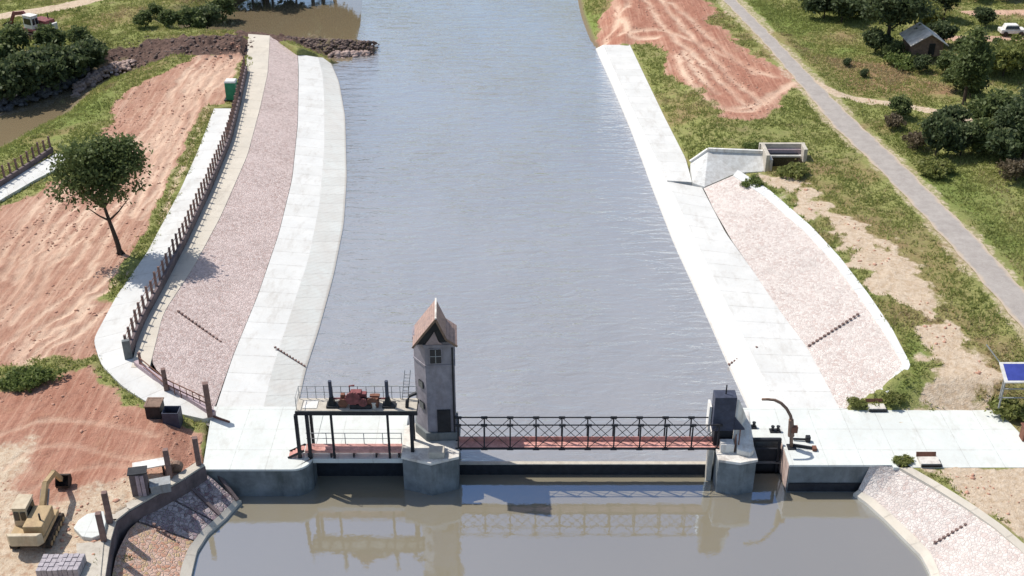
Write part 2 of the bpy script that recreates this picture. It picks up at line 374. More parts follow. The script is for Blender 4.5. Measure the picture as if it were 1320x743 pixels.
for a, b in ((0, 1),):
    sheet('stone_slope', part_line(DR_toe, a, b), part_line(DR_top, a, b), M['stone_pale'], n=40, sm=0, skirts='', drop=.5)
sheet('toe_kerb', [(1100, 636, -.05), (1118, 649, -.05), (1142, 671, -.05), (1168, 697, -.05), (1188, 717, -.05), (1199, 738, -.05), (1204, 762, -.05)], [(x, y, z+.04) for x, y, z in DR_toe], M['conc_warm'], n=50, m=2, sm=1, skirts='a', drop=.6)
sheet('bank_coping', [(x-2, y+1, z+.05) for x, y, z in DR_top[1:]], [(x+7, y-3, z+.05) for x, y, z in DR_top[1:]], M['conc_warm'], n=50, m=2, sm=1, drop=.5)

# dotted joints: rows of small drain blocks set in the paving
def joint(a, b, n, label):
    A = Vector(at(*a)); Bv = Vector(at(*b))
    mb = MB(); d = (Bv-A); ang = math.atan2(d.y, d.x)
    mb.bar(A-Vector((0, 0, .01)), Bv-Vector((0, 0, .01)), .04, .03)
    for i in range(n):
        c = A+d*((i+.5)/n); mb.box((c.x, c.y, c.z-.05), (d.length/n*.5, .16, .13), ang)
    tag(mb.build('drain_joint', M['postc']), label, 'drain joint')
joint((228, 400, 3.0), (286, 442, 2.3), 13, 'dark dotted drain joint crossing the pink stone slope on the left bank')
joint((353, 447, 2.12), (394, 473, .75), 11, 'dark dotted joint on the pale lower slope at the left waterline')
joint((1041, 447, 2.2), (1108, 404, 3.55), 14, 'thin dotted drain joint crossing the pale stone slope on the right bank')
joint((938, 471, .75), (977, 447, 2.16), 11, 'dotted joint crossing the white lower slope at the right waterline')
joint((196, 674, 1.7), (232, 702, .35), 6, 'coarse dark dotted joint between mauve and rusty stone below the left wall')
joint((1203, 701, .50), (1247, 675, 1.62), 8, 'dark dotted joint crossing the stone slope below the right deck')
# plain dark joints of the mauve panels
def rib(a, b, label):
    A = Vector(at(*a)); Bv = Vector(at(*b)); A.z -= .02; Bv.z -= .02
    tag(B(lambda m: m.bar(A, Bv, .22, .22), 'concrete_rib', M['parapet']), label, 'rib')
rib((276, 606, 1.80), (306, 645, .2), 'dark inclined rib between the left deck and the first stone panel')
rib((244, 627, 1.75), (283, 664, .25), 'dark inclined rib between the two mauve stone panels')

# ------------------------------------------------------------------ decks, piers
Yf = 65.3
def arc(cx, cy, r, a0, a1, n=8): return [(cx+r*math.cos(R(a0+(a1-a0)*i/n)), cy+r*math.sin(R(a0+(a1-a0)*i/n))) for i in range(n+1)]
t_ = thing('concrete_abutment', 'white left concrete abutment deck with rounded corner over dark water wall', 'abutment', (-18, 69, 0))
polyL = [(-21.9, Yf)]+arc(-15.6, Yf+1.3, 1.3, -90, 0)+[(-14.3, 66.5), (-14.3, 72.9), (-22.9, 72.9), (-22.4, 69)]
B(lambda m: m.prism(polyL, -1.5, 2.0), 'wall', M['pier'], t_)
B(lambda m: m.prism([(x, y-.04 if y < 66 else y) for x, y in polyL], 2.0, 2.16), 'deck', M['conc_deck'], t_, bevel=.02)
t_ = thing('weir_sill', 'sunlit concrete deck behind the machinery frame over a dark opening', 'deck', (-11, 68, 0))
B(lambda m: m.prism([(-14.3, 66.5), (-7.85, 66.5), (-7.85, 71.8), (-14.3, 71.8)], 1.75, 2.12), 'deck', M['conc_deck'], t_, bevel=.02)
B(lambda m: m.prism([(-14.3, 67.6), (-7.85, 67.6), (-7.85, 71.8), (-14.3, 71.8)], -1, 1.75), 'wall', M['dark'], t_)  # near-black wall colour paints the shade of the opening under the deck
def pier(label, xl, xr, nose, yb, ysh, top, topz):
    xm = (xl+xr)/2+.1
    t_ = thing('bridge_pier', label, 'pier', (xm, 67, 0))
    poly = [(xm, nose), (xr, ysh), (xr, yb), (xm, yb+1.2), (xl, yb), (xl, ysh)]
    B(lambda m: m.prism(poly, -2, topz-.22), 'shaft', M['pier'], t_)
    B(lambda m: m.prism([(x+(.08 if x > xm else -.08 if x < xm else 0), y-(.1 if y < 67 else -.05)) for x, y in poly], topz-.22, topz), 'cap', M['pier_top'], t_, bevel=.03)
    return t_
pL = pier('dark pointed concrete pier carrying the slim tower', -7.8, -3.85, Yf+.05, 69.6, 66.1, 1, 2.72)
pR = pier('dark pointed concrete pier under the blue-grey cabinet at the right end of the bridge', 14.7, 17.35, Yf+.1, 70.0, 65.75, 1, 2.72)
# block and stub on the left pier's cap
tag(B(lambda m: (m.box((-5.35, 66.15, 2.72), (1.1, .8, .55)),), 'concrete_block', M['conc_warm'], bevel=.04), 'small pale concrete block on the tip of the tower pier', 'block')
# right abutment
t_ = thing('concrete_abutment', 'white right concrete abutment deck with dark front wall and side wall tinted sunlit pink', 'abutment', (23, 69, 0))
polyR = [(19.75, 65.75), (27.1, 65.75), (26.2, 72.75), (17.5, 72.75), (17.5, 69.0), (19.75, 69.0)]
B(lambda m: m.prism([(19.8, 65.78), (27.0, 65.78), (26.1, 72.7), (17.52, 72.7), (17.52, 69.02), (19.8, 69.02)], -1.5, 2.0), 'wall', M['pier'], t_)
B(lambda m: m.prism([(19.74, 65.9), (19.77, 65.9), (19.77, 69.0), (19.74, 69.0)], -.2, 2.0), 'sunlit_side_facing', M['facing'], t_)
B(lambda m: m.prism(polyR, 2.0, 2.16), 'deck', M['conc_deck'], t_, bevel=.02)
B(lambda m: m.prism([(19.85, 65.7), (25.3, 65.7), (25.3, 65.76), (19.85, 65.76)], -.2, .55), 'tide_mark', M['dark'], t_)
sd = struct(B(lambda m: m.prism(W([(1152, 603, 2.14), (1336, 603, 2.14), (1318, 562, 2.14), (1286, 529, 2.14), (1098, 529, 2.14)]), 1.9, 2.15), 'apron_slab', M['conc_deck']))
# fish-pass gate in the narrow gap
t_ = thing('narrow_gate', 'dark steel gate closing the narrow gap beside the right pier', 'gate', (18.5, 68.4, 0))
B(lambda m: m.box((18.55, 68.3, -.5), (2.3, .16, 2.2)), 'gate_leaf', M['dark'], t_)
for x in (17.6, 19.5): B(lambda m: m.box((x, 68.15, -.5), (.2, .2, 3.0)), 'guide_post', M['dark'], t_)
B(lambda m: m.box((18.55, 68.15, 2.5), (2.1, .2, .2)), 'crossbeam', M['dark'], t_)
# main flap gate
t_ = thing('flap_gate', 'long lowered steel gate holding the river under the footbridge', 'gate', (5.4, 67.8, 0))
B(lambda m: m.box((5.4, 67.85, -1), (18.5, .22, 1.62)), 'gate_leaf', M['dark'], t_)
B(lambda m: m.box((5.4, 67.90, .62), (18.5, .34, .07)), 'crest_beam', M['conc_warm'], t_, bevel=.01)
B(lambda m: m.box((14.35, 67.4, -1), (.35, .7, 3.6)), 'guide_column', M['conc_warm'], t_)

# ------------------------------------------------------------------ tower
FLy = at(553, 567, 2.75)[1]; TO = (at(562.5, 567, 2.75)[0], FLy+1.1)
th = R(3); ct, st_ = math.cos(th), math.sin(th)
def TL(u, v, z): return (TO[0]+u*ct-v*st_, TO[1]+u*st_+v*ct, z)
def tpoly(k=1.0, e=0.0):
    pts = [(-1.44, .1), (-.62, -1.1), (1.42, -1.1), (1.42, 1.2), (-1.44, 1.2)]
    return [TL(u*k+(e if u > 0 else -e), v*k+(e if v > .5 else -e), 0)[:2] for u, v in pts]
zRf = zat(TO[1]-1.35, 411); zE = zRf-2.2
tw = thing('gate_tower', 'slim mauve tower with steep orange gabled roof on the bridge pier', 'tower', TL(0, 0, 2.72))
B(lambda m: m.prism(tpoly(e=.14), 2.72, 3.45), 'plinth', M['pier'], tw, bevel=.03)
B(lambda m: m.prism(tpoly(), 3.45, zE+.12), 'wall', M['tower'], tw)
B(lambda m: m.prism(tpoly(e=.05), zE-1.85, zE-1.72), 'string_course', M['tower'], tw)
B(lambda m: m.prism(tpoly(e=.07), zE-.28, zE-.05), 'cornice', M['tower'], tw)
prof = [(-1.66, zE-.02), (-.88, zRf-1.16), (0, zRf), (.66, zRf-1.6), (1.42, zE+.0)]
v0, v1 = -1.42, 1.32
def roofslab(a, b, th_=.10):
    (u0, z0), (u1, z1) = a, b
    return lambda m: m.add([TL(u0, v0, z0), TL(u1, v0, z1), TL(u1, v1, z1), TL(u0, v1, z0), TL(u0, v0, z0-th_), TL(u1, v0, z1-th_), TL(u1, v1, z1-th_), TL(u0, v1, z0-th_)],
        [(0, 1, 2, 3), (7, 6, 5, 4), (0, 4, 5, 1), (1, 5, 6, 2), (2, 6, 7, 3), (3, 7, 4, 0)])
prof = [(u+.22, z) for u, z in prof]
def roof(m):
    n = len(prof)
    for v in (v0, v1): pass
    top = [TL(u, v0, z) for u, z in prof]+[TL(u, v1, z) for u, z in prof]
    bot = [TL(u*.97, v0, z-.13) for u, z in prof]+[TL(u*.97, v1, z-.13) for u, z in prof]
    m.add(top+bot, [(i, i+1, n+i+1, n+i) for i in range(n-1)]+[(2*n+i, 3*n+i, 3*n+i+1, 2*n+i+1) for i in range(n-1)]+[(i, 2*n+i, 2*n+i+1, i+1) for i in range(n-1)]+[(n+i, n+i+1, 3*n+i+1, 3*n+i) for i in range(n-1)]+[(0, n, 3*n, 2*n), (n-1, 3*n-1, 4*n-1, 2*n-1)])
rf = B(roof, 'roof', M['roof'], tw)
B(lambda m: m.bar(TL(.22, v0-.03, zRf+.03), TL(.22, v1, zRf+.03), .12, .1), 'ridge_cap', M['pier_top'], rf)
for k in (0, 2):
    B(lambda m: [m.bar(TL(prof[q][0], v0-.03, prof[q][1]-.04), TL(prof[q+1][0], v0-.03, prof[q+1][1]-.04), .06, .15) for q in (k, k+1)], 'verge_board', M['wood'], rf)
def gable(v, name, mat, k, dv=.08):
    pts = [(u*.80*k, min(z-.17, 99)) for u, z in prof]; pts = [(pts[0][0], zE-.02)]+[(u, zE+(z-zE)*k) for u, z in pts[1:4]]+[(pts[4][0], zE-.02)]
    a = [TL(u, v, z) for u, z in pts]; b = [TL(u, v+dv, z) for u, z in pts]
    return B(lambda m: m.add(a+b, [(0, 1, 2, 3, 4), (9, 8, 7, 6, 5)]+[(i, (i+1) % 5, (i+1) % 5+5, i+5) for i in range(5)]), name, mat, tw)
gable(-1.1, 'gable', M['dark'], 1.0); gable(-1.16, 'tympanum', M['tymp'], .5, .05); gable(1.1, 'gable', M['tower'], 1.0)  # front gable near-black: shade under the overhang painted in
def win(u, w_, name='window'):
    f = B(lambda m: m.box(TL(u, -1.13, zE-1.62), (w_, .08, 1.3), th), name, M['tower'], tw)
    B(lambda m: m.box(TL(u, -1.16, zE-1.54), (w_-.18, .08, 1.12), th), 'pane', M['glass'], f)
    B(lambda m: (m.box(TL(u, -1.21, zE-1.54), (.05, .03, 1.12), th), m.box(TL(u, -1.21, zE-.98), (w_-.18, .028, .05), th)), 'glazing_bar', M['grey'], f)
win(.12, .95)
B(lambda m: m.box(TL(.55, -1.14, 3.45), (.95, .1, 1.95), th), 'door', M['dark'], tw)
for vv in (3.6, 5.4): B(lambda m: m.bar(TL(-1.15, -.42, zE-vv), TL(-.85, -.86, zE-vv), .10, .55), 'slit_window', M['glass'], tw)
# drain pipe
B(lambda m: m.tube([TL(1.28, -1.18, 3.4), TL(1.28, -1.18, zE-.3)], .06, 8), 'drain_pipe', M['dark'], tw)

# ------------------------------------------------------------------ truss footbridge
x0, x1 = -3.9, 15.6; yN, yR = 66.95, 67.87; zb = 2.74; ztN = zat(yN, 548)
br = thing('footbridge', 'long lattice footbridge with crossed dark braces and red-pink deck', 'bridge', (x0, yN, zb))
NP = 10; dx = (14.65-x0)/NP
B(lambda m: (m.box(((x0+x1)/2, (yN+yR)/2, zb-.02), (x1-x0, yR-yN-.08, .07)), m.box(((x0+x1)/2, yR-.09, zb+.05), (x1-x0, .04, .36))), 'deck', M['pinkpaint'], br)
for i in range(NP+1): B(lambda m: m.box((x0+dx*i+.05, (yN+yR)/2, zb-.16), (.12, yR-yN-.1, .13)), 'deck_bearer', M['dark'], br)
for y in (yN, yR):
    tr = B(lambda m: (m.box(((x0+14.65)/2, y, zb-.1), (14.65-x0, .10, .14)), m.box(((x0+14.65)/2, y, ztN-.05), (14.65-x0, .07, .07))), 'truss', M['dark'], br)
    for i in range(NP+1):
        xx = x0+dx*i+.06
        B(lambda m: m.box((xx, y, zb+.03), (.10, .10, ztN-zb-.06)), 'post', M['dark'], tr)
        for zg in (ztN-.10, zb-.14): B(lambda m: m.box((xx, y, zg), (.46, .13, .15)), 'gusset', M['dark'], tr)
        if i < NP:
            xn = xx+dx
            B(lambda m: m.bar((xx, y-.02, zb), (xn, y-.02, ztN-.06), .036), 'brace', M['dark'], tr)
            B(lambda m: m.bar((xx, y+.04, ztN-.06), (xn, y+.04, zb), .036), 'brace', M['dark'], tr)
# walkway through the frame, left of the tower
wk = thing('walkway', 'short red-pink walkway passing under the machinery frame', 'walkway', (-14.9, 66.9, 2.16))
B(lambda m: m.box((-11.35, 67.0, 2.72), (6.9, .75, .1)), 'deck', M['pinkpaint'], wk)
B(lambda m: m.box((-11.35, 66.58, 2.62), (6.9, .07, .22)), 'fascia', M['pinkpaint'], wk)
for i in range(5): B(lambda m: m.box((-14.6+i*1.62, 66.95, 2.1), (.1, .6, .52)), 'trestle', M['dark'], wk)
B(lambda m: (m.box((-11.35, 67.4, 3.72), (6.9, .045, .045)), m.box((-11.35, 67.4, 3.25), (6.9, .035, .035))), 'handrail', M['grey'], wk)
for i in range(6): B(lambda m: m.box((-14.7+i*1.35, 67.4, 2.82), (.05, .05, .9)), 'rail_post', M['grey'], wk)
# steps at its left end
st = thing('access_steps', 'small steel steps climbing from the white deck to the walkway', 'steps', (-15.4, 66.6, 2.16))
for i in range(5): B(lambda m: m.box((-15.9+.22*i, 66.9, 2.18+.13*i), (.26, .7, .05)), 'tread', M['pinkpaint'], st)
for y in (66.52, 67.28): B(lambda m: m.bar((-16.05, y, 2.2), (-14.85, y, 2.85), .06, .16), 'stringer', M['dark'], st)

# ------------------------------------------------------------------ machinery frame (gantry)
yG = 66.62; zT = zat(yG, 535); yG2 = 68.0
ga = thing('machinery_frame', 'dark steel portal frame with railed top platform left of the tower', 'gantry', (-11.3, 67.3, 2.16))
def gx(px, z=None, y=yG):
    Z = y*math.cos(PIT)+(CH-(z if z is not None else 3))*math.sin(PIT); return (px-660)*Z/FOC
gl, gr = gx(384, 5), gx(537, 5)
for px in (384, 398, 429, 501, 531):
    x = gx(px, 4); w = .24 if px in (384, 398, 531) else .16
    B(lambda m: m.box((x, yG, 2.12), (w, w, zT-2.12)), 'column', M['dark'], ga)
for px in (398, 531):
    B(lambda m: m.box((gx(px, 4), yG2, 2.12), (.2, .2, zT-2.12)), 'column', M['dark'], ga)
for y in (yG, yG2): B(lambda m: m.box(((gl+gr)/2, y, zT), (gr-gl+.2, .16, .3)), 'beam', M['dark'], ga)
for i in range(7): B(lambda m: m.box((gl+(gr-gl)*i/6, (yG+yG2)/2, zT+.02), (.14, yG2-yG-.18, .22)), 'crossbeam', M['dark'], ga)
B(lambda m: m.box(((gl+gr)/2, (yG+yG2)/2+.05, zT+.3), (gr-gl+.1, yG2-yG+.15, .07)), 'platform', M['conc_warm'], ga)
zP = zT+.37
B(lambda m: m.box((gl+.9, (yG+yG2)/2, zP), (1.0, .9, .05)), 'hatch', M['white'], ga)
rl = B(lambda m: [m.box(((gl+gr)/2, yG2+.05, zP+h), (gr-gl, .035, .035)) for h in (.55, 1.05)], 'railing', M['grey'], ga)
for i in range(15): B(lambda m: m.box((gl+(gr-gl)*i/14, yG2+.05, zP), (.04, .04, 1.07)), 'baluster', M['grey'], rl)
B(lambda m: [m.bar((gl, yG+.1, zP+h), (gl, yG2, zP+h), .035) for h in (.55, 1.05)]+[m.bar((gl, yG+.1, zP), (gl, yG+.1, zP+1.07), .04)], 'railing', M['grey'], ga)
for px in (428, 500):      # spindle housings
    x = gx(px, zP, 67.3)
    hs = thing('spindle_stand', 'dark upright spindle stand, %s of the two on the machinery frame' % ('left' if px == 428 else 'right'), 'spindle', (x, 67.2, zP))
    B(lambda m: (m.box((x+.1, 67.2, zP), (.9, .7, .16)), m.box((x, 67.2, zP+.16), (.48, .5, .62), taper=.55)), 'base', M['dark'], hs)
    B(lambda m: m.tube([(x, 67.2, zP+.7), (x, 67.2, zP+2.1)], .13, 10), 'spindle_tube', M['blue_dark'], hs)
xm = gx(463, zP, 67.3)
mc = thing('winding_gear', 'dark red winding gear with gear wheels in the middle of the machinery frame', 'machine', (xm, 67.2, zP))
B(lambda m: (m.box((xm+.15, 67.2, zP), (1.5, .9, .35)), m.box((xm+.1, 67.2, zP+.35), (.9, .7, .45))), 'gearbox', M['dark'], mc, bevel=.03)
def wheel(m, c, r, w, teeth=18):
    n = teeth*2; vs = []
    for s_ in (-1, 1):
        for i in range(n):
            rr = r*(1 if i % 2 else .9); a = 2*math.pi*i/n; vs.append((c[0]+rr*math.cos(a), c[1]+s_*w/2, c[2]+rr*math.sin(a)))
    m.add(vs, [tuple(range(n))[::-1], tuple(range(n, 2*n))]+[(i, (i+1) % n, (i+1) % n+n, i+n) for i in range(n)])
B(lambda m: wheel(m, (xm-.35, 66.85, zP+.85), .55, .12), 'gear_wheel', M['machine_red'], mc)
B(lambda m: wheel(m, (xm+.35, 66.8, zP+.55), .33, .12, 12), 'gear_wheel', M['machine_red'], mc)
B(lambda m: m.tube([(gx(428, zP, 67.2), 67.2, zP+.62), (gx(500, zP, 67.2), 67.2, zP+.62)], .07, 8), 'drive_shaft', M['machine_red'], mc)
B(lambda m: (m.box((xm-.15, 67.3, zP+.8), (.8, .5, .4)), m.box((xm+.4, 67.25, zP+.8), (.4, .4, .3))), 'motor', M['machine_red'], mc, bevel=.05)
B(lambda m: wheel(m, (xm+1.0, 66.9, zP+.5), .42, .1, 14), 'gear_wheel', M['rust'], mc)
B(lambda m: wheel(m, (xm-1.05, 66.9, zP+.42), .36, .1, 12), 'gear_wheel', M['rust'], mc)
B(lambda m: (m.box((xm+1.15, 67.3, zP), (.5, .7, .75)), m.box((xm+1.15, 67.3, zP+.75), (.7, .3, .12))), 'bearing_block', M['rust'], mc, bevel=.02)
B(lambda m: (m.box((xm-1.1, 67.3, zP), (.45, .7, .6)), m.box((xm-1.1, 67.3, zP+.6), (.3, .3, .35))), 'bearing_block', M['rust'], mc, bevel=.02)
B(lambda m: m.tube([(xm-.55, 67.1, zP+1.2), (xm-.55, 67.1, zP+1.75), (xm-.2, 67.1, zP+1.8)], .06, 6), 'crank', M['machine_red'], mc)
x2 = gx(483, zP, 67.3)
tag(B(lambda m: (m.tube([(x2, 66.95, zP), (x2, 66.95, zP+.42)], .16, 10), m.tube([(x2, 66.95, zP+.42), (x2, 66.95, zP+.5)], .2, 10)), 'drum', M['pier_top']), 'small pale drum beside the winding gear', 'drum')
# curved pipe and ladder near tower
cp = [(gx(524, zP), 67.0, zP), (gx(525, zP), 67.0, zP+.6), (gx(529, zP), 67.0, zP+1.0), (gx(537, zP), 67.1, zP+1.15)]
tag(B(lambda m: m.tube(cp, .13, 8), 'bent_pipe', M['dark']), 'dark bent pipe between the machinery platform and the tower', 'pipe')
ld = thing('ladder', 'thin ladder rising behind the machinery platform next to the tower', 'ladder', (gx(524, zP, 68), 68.1, zP))
for d in (-.2, .2): B(lambda m: m.bar((gx(522, zP, 68)+d, 68.05, zP), (gx(527, zP, 68)+d, 68.25, zP+2.3), .045), 'rail', M['grey'], ld)
for i in range(8): B(lambda m: m.bar((gx(522, zP, 68)-.2+.03*i, 68.05+.02*i, zP+.25*i+.2), (gx(522, zP, 68)+.2+.03*i, 68.05+.02*i, zP+.25*i+.2), .03), 'rung', M['grey'], ld)

# ------------------------------------------------------------------ right pier equipment
cb = thing('control_cabinet', 'blue-grey steel cabinet with pale wing walls on the right pier', 'cabinet', (15.2, 67.6, 2.72))
zC0 = zat(67.6, 556); zC1 = zat(67.6, 509)
B(lambda m: m.box((15.15, 67.7, 2.72), (1.35, .9, zC0-2.72+.3)), 'plinth', M['dark'], cb)
B(lambda m: m.box((15.05, 67.7, zC0+.3), (1.55, 1.0, zC1-zC0-.3)), 'housing', M['blue_dark'], cb, bevel=.03)
B(lambda m: m.tube([(15.1, 67.7, zC1), (15.1, 67.7, zC1+.75)], .05, 6), 'vent_pipe', M['dark'], cb)
B(lambda m: m.prism([(15.85, 67.3), (16.0, 67.25), (17.0, 68.6), (16.85, 68.65)], 2.72, [zC1-.2, zC1-.2, 4.2, 4.2]), 'wing_wall', M['white'], cb)
B(lambda m: m.prism([(15.83, 67.2), (16.6, 67.2), (16.6, 67.3), (15.83, 67.3)], [zC0+.4]*4, [zC0+1.5, zC0+.5, zC0+.5, zC0+1.5]), 'gusset_plate', M['blue_dark'], cb)
B(lambda m: m.box((14.15, 68.2, 3.6), (.16, .9, 2.2)), 'wing_wall', M['white'], cb)
pw = thing('parapet_wall', 'pale low parapet wall on the right pier tip', 'wall', (16.4, 66.8, 2.72))
B(lambda m: m.prism([(16.0, 66.25), (16.9, 65.95), (17.25, 66.3), (17.25, 69.2), (16.3, 69.2)], 2.72, [3.2, 3.1, 3.1, 4.4, 4.4]), 'wall', M['white'], pw, bevel=.03)
B(lambda m: m.box((15.35, 66.75, 2.72), (.95, .7, .75)), 'block', M['white'], pw, bevel=.03)
for x, h in ((16.15, 1.9), (15.9, 1.5)):
    B(lambda m: m.box((x, 66.6, 2.72), (.07, .07, h)), 'rail_post', M['rust'], pw)
# fittings on the right deck
def bollard(x, y, label):
    t_ = thing('mooring_bollard', label, 'bollard', (x, y, 2.16))
    B(lambda m: m.box((x, y, 2.16), (.8, .5, .08)), 'base_plate', M['dark'], t_)
    for d in (-.2, .2): B(lambda m: (m.tube([(x+d, y, 2.24), (x+d, y, 2.55)], .1, 8), m.tube([(x+d, y, 2.55), (x+d, y, 2.62)], .14, 8)), 'post', M['dark'], t_)
a = at(968, 551, 2.16); bollard(a[0], a[1], 'dark twin bollard at the river edge just right of the pier')
a = at(999, 556, 2.16); bollard(a[0], a[1], 'dark twin bollard between the pier gap and the curved davit')
dv = at(1020, 577, 2.16)
da = thing('davit_crane', 'curved dark davit crane bending left over the white right deck', 'davit', dv)
zz = lambda py: zat(dv[1], py)
def dx_(px, py): Z = dv[1]*math.cos(PIT)+(CH-zz(py))*math.sin(PIT); return (px-660)*Z/FOC
arcpts = [(1020, 577), (1020, 560), (1021, 545), (1019, 536), (1014, 527), (1007, 520), (999, 516), (990, 515), (982, 515)]
B(lambda m: m.tube([(dx_(*q), dv[1], zz(q[1])) for q in arcpts], .13, 10, .10), 'arm', M['wood'], da, smooth=True)
B(lambda m: m.tube([(dx_(1020, 560), dv[1], zz(562)), (dx_(1020, 540), dv[1], zz(541))], .24, 10, .18), 'socket', M['wood'], da)
B(lambda m: m.box((dx_(1023, 556), dv[1]-.1, zz(556)), (.45, .3, .5)), 'winch', M['rust'], da)
B(lambda m: m.box((dv[0], dv[1], 2.16), (.6, .6, .1)), 'base_plate', M['dark'], da)
a = at(1033, 569, 2.16)
lv = thing('floor_valve', 'dark valve handle lying on the deck beside the davit foot', 'valve', a)
B(lambda m: m.bar((a[0]-.6, a[1]+.1, 2.3), (a[0]+.5, a[1], 2.32), .12), 'arm', M['dark'], lv)
B(lambda m: m.box((a[0]+.45, a[1], 2.16), (.32, .32, .45)), 'block', M['dark'], lv)
a = at(1034, 579, 2.16)
lv = thing('lifting_beam', 'long dark steel lifting beam lying on the deck in front of the davit', 'beam', a)
B(lambda m: m.bar((a[0]-.8, a[1]+.35, 2.3), (a[0]+.8, a[1]-.05, 2.27), .14, .18), 'beam', M['dark'], lv)
B(lambda m: m.box((a[0]+.85, a[1]-.1, 2.16), (.3, .4, .25)), 'hook_block', M['rust'], lv)
# hatches on the slab
def hatch(px, py, w, d, label, rz=0):
    a = at(px, py, 2.15)
    t_ = thing('floor_hatch', label, 'hatch', a)
    B(lambda m: m.box((a[0], a[1], 2.15), (w, d, .28), rz), 'frame', M['pier_top'], t_, bevel=.02)
    B(lambda m: m.box((a[0]+.05, a[1]-d*.3, 2.17), (w*1.02, d*.55, .22), rz, rx=R(8)), 'grille', M['dark'], t_)
    B(lambda m: m.box((a[0]-.1, a[1]+d*.45, 2.4), (w, .08, .35), rz, rx=R(-25)), 'cover', M['rust'], t_)
hatch(1129, 527, 1.3, .8, 'open dark hatch with raised cover at the back edge of the right deck')
hatch(1197, 597, 1.4, .9, 'open dark hatch with raised cover at the front edge of the right slab')
a = at(1318, 566, 2.15)
tag(B(lambda m: (m.box((a[0]+.3, a[1], 2.15), (.9, .7, 1.1)), m.box((a[0]+.3, a[1], 3.25), (1.05, .85, .08))), 'junction_box', M['rust'], bevel=.03), 'brown junction box at the right edge of the slab', 'box')
# blue panel on frame at right
a = at(1302, 522, 3.3)
sg = thing('panel_stand', 'blue tilted panel on a grey metal frame among the weeds at the right', 'panel', a)
for dx2, dy2 in ((-.8, 0), (-.3, 1.2), (1.4, 0), (1.7, 1.2)): B(lambda m: m.box((a[0]+dx2, a[1]+dy2, 3.0), (.1, .1, 3.0 if dy2 else 2.5)), 'post', M['grey'], sg)
for z in (3.9, 4.7): B(lambda m: m.box((a[0]+.3, a[1], z), (2.3, .07, .07)), 'rail', M['grey'], sg)
B(lambda m: m.add([(a[0]-.9, a[1]-.2, 5.45), (a[0]+1.9, a[1]-.2, 5.45), (a[0]+1.9, a[1]+1.4, 6.2), (a[0]-.9, a[1]+1.4, 6.2), (a[0]-.9, a[1]-.2, 5.37), (a[0]+1.9, a[1]-.2, 5.37), (a[0]+1.9, a[1]+1.4, 6.12), (a[0]-.9, a[1]+1.4, 6.12)], [(0, 1, 2, 3), (7, 6, 5, 4), (0, 4, 5, 1), (1, 5, 6, 2), (2, 6, 7, 3), (3, 7, 4, 0)]), 'frame', M['white'], sg)
B(lambda m: m.add([(a[0]-.65, a[1]-.05, 5.54), (a[0]+1.8, a[1]-.05, 5.54), (a[0]+1.8, a[1]+1.25, 6.15), (a[0]-.65, a[1]+1.25, 6.15), (a[0]-.65, a[1]-.05, 5.50), (a[0]+1.8, a[1]-.05, 5.50), (a[0]+1.8, a[1]+1.25, 6.10), (a[0]-.65, a[1]+1.25, 6.10)], [(0, 1, 2, 3), (7, 6, 5, 4), (0, 4, 5, 1), (1, 5, 6, 2), (2, 6, 7, 3), (3, 7, 4, 0)]), 'panel', M['blue'], sg)
B(lambda m: m.bar((a[0]-.8, a[1]+1.4, 6.1), (a[0]-1.6, a[1]+2.6, 7.0), .06), 'stay', M['grey'], sg)

# ------------------------------------------------------------------ left bank fence: parapet with posts
def post_fence(line, n, hw, hp, label, base_z, wpost=.2, cat='fence', off=.0):
    P = smooth_line(W(line), 60, 1); t_ = thing('post_fence', label, cat, tuple(P[0]))
    def wall(m):
        for i in range(59):
            a = Vector(P[i]); b = Vector(P[i+1]); m.bar((a.x, a.y, base_z+hw/2), (b.x, b.y, base_z+hw/2), .28, hw)
    B(wall, 'low_wall', M['parapet'], t_)
    Q = resample(P, n)
    for i in range(n):
        j = random.uniform(-.06, .06); h = hp*random.uniform(.93, 1.07)
        B(lambda m: m.box((Q[i][0]-.17-off, Q[i][1], base_z), (wpost, wpost, h), j, .85), 'post', M['postc'], t_)
    for hh in (.62, .86):
        def rail(m):
            for i in range(n-1): m.bar((Q[i][0]-.17, Q[i][1], base_z+hp*hh), (Q[i+1][0]-.17, Q[i+1][1], base_z+hp*hh), .035)
        B(rail, 'wire', M['rust'], t_)
    return t_
post_fence(L_par, 56, .75, 2.0, 'long curving row of brown posts on a dark low wall beside the left path', 3.0)
post_fence([(-30, 262, 2.9), (0, 241, 2.9), (30, 222, 2.9), (68, 196, 2.9)], 14, .6, 1.9, 'short row of brown posts on a low wall at the left edge', 2.9)
sheet('bank_path', [(-30, 282, 2.95), (0, 258, 2.95), (45, 232, 2.95), (98, 205, 2.95)], [(-30, 262, 2.95), (0, 241, 2.95), (30, 222, 2.95), (75, 197, 2.95)], M['conc'], n=30, m=4, sm=1, drop=.5)
# end wall panel
a = at(166, 462, 3.0)
tag(B(lambda m: m.box((a[0], a[1], 3.0), (.6, .35, 1.7), .3), 'end_pillar', M['pier'], bevel=.03), 'grey end pillar where the long post fence stops', 'pillar')
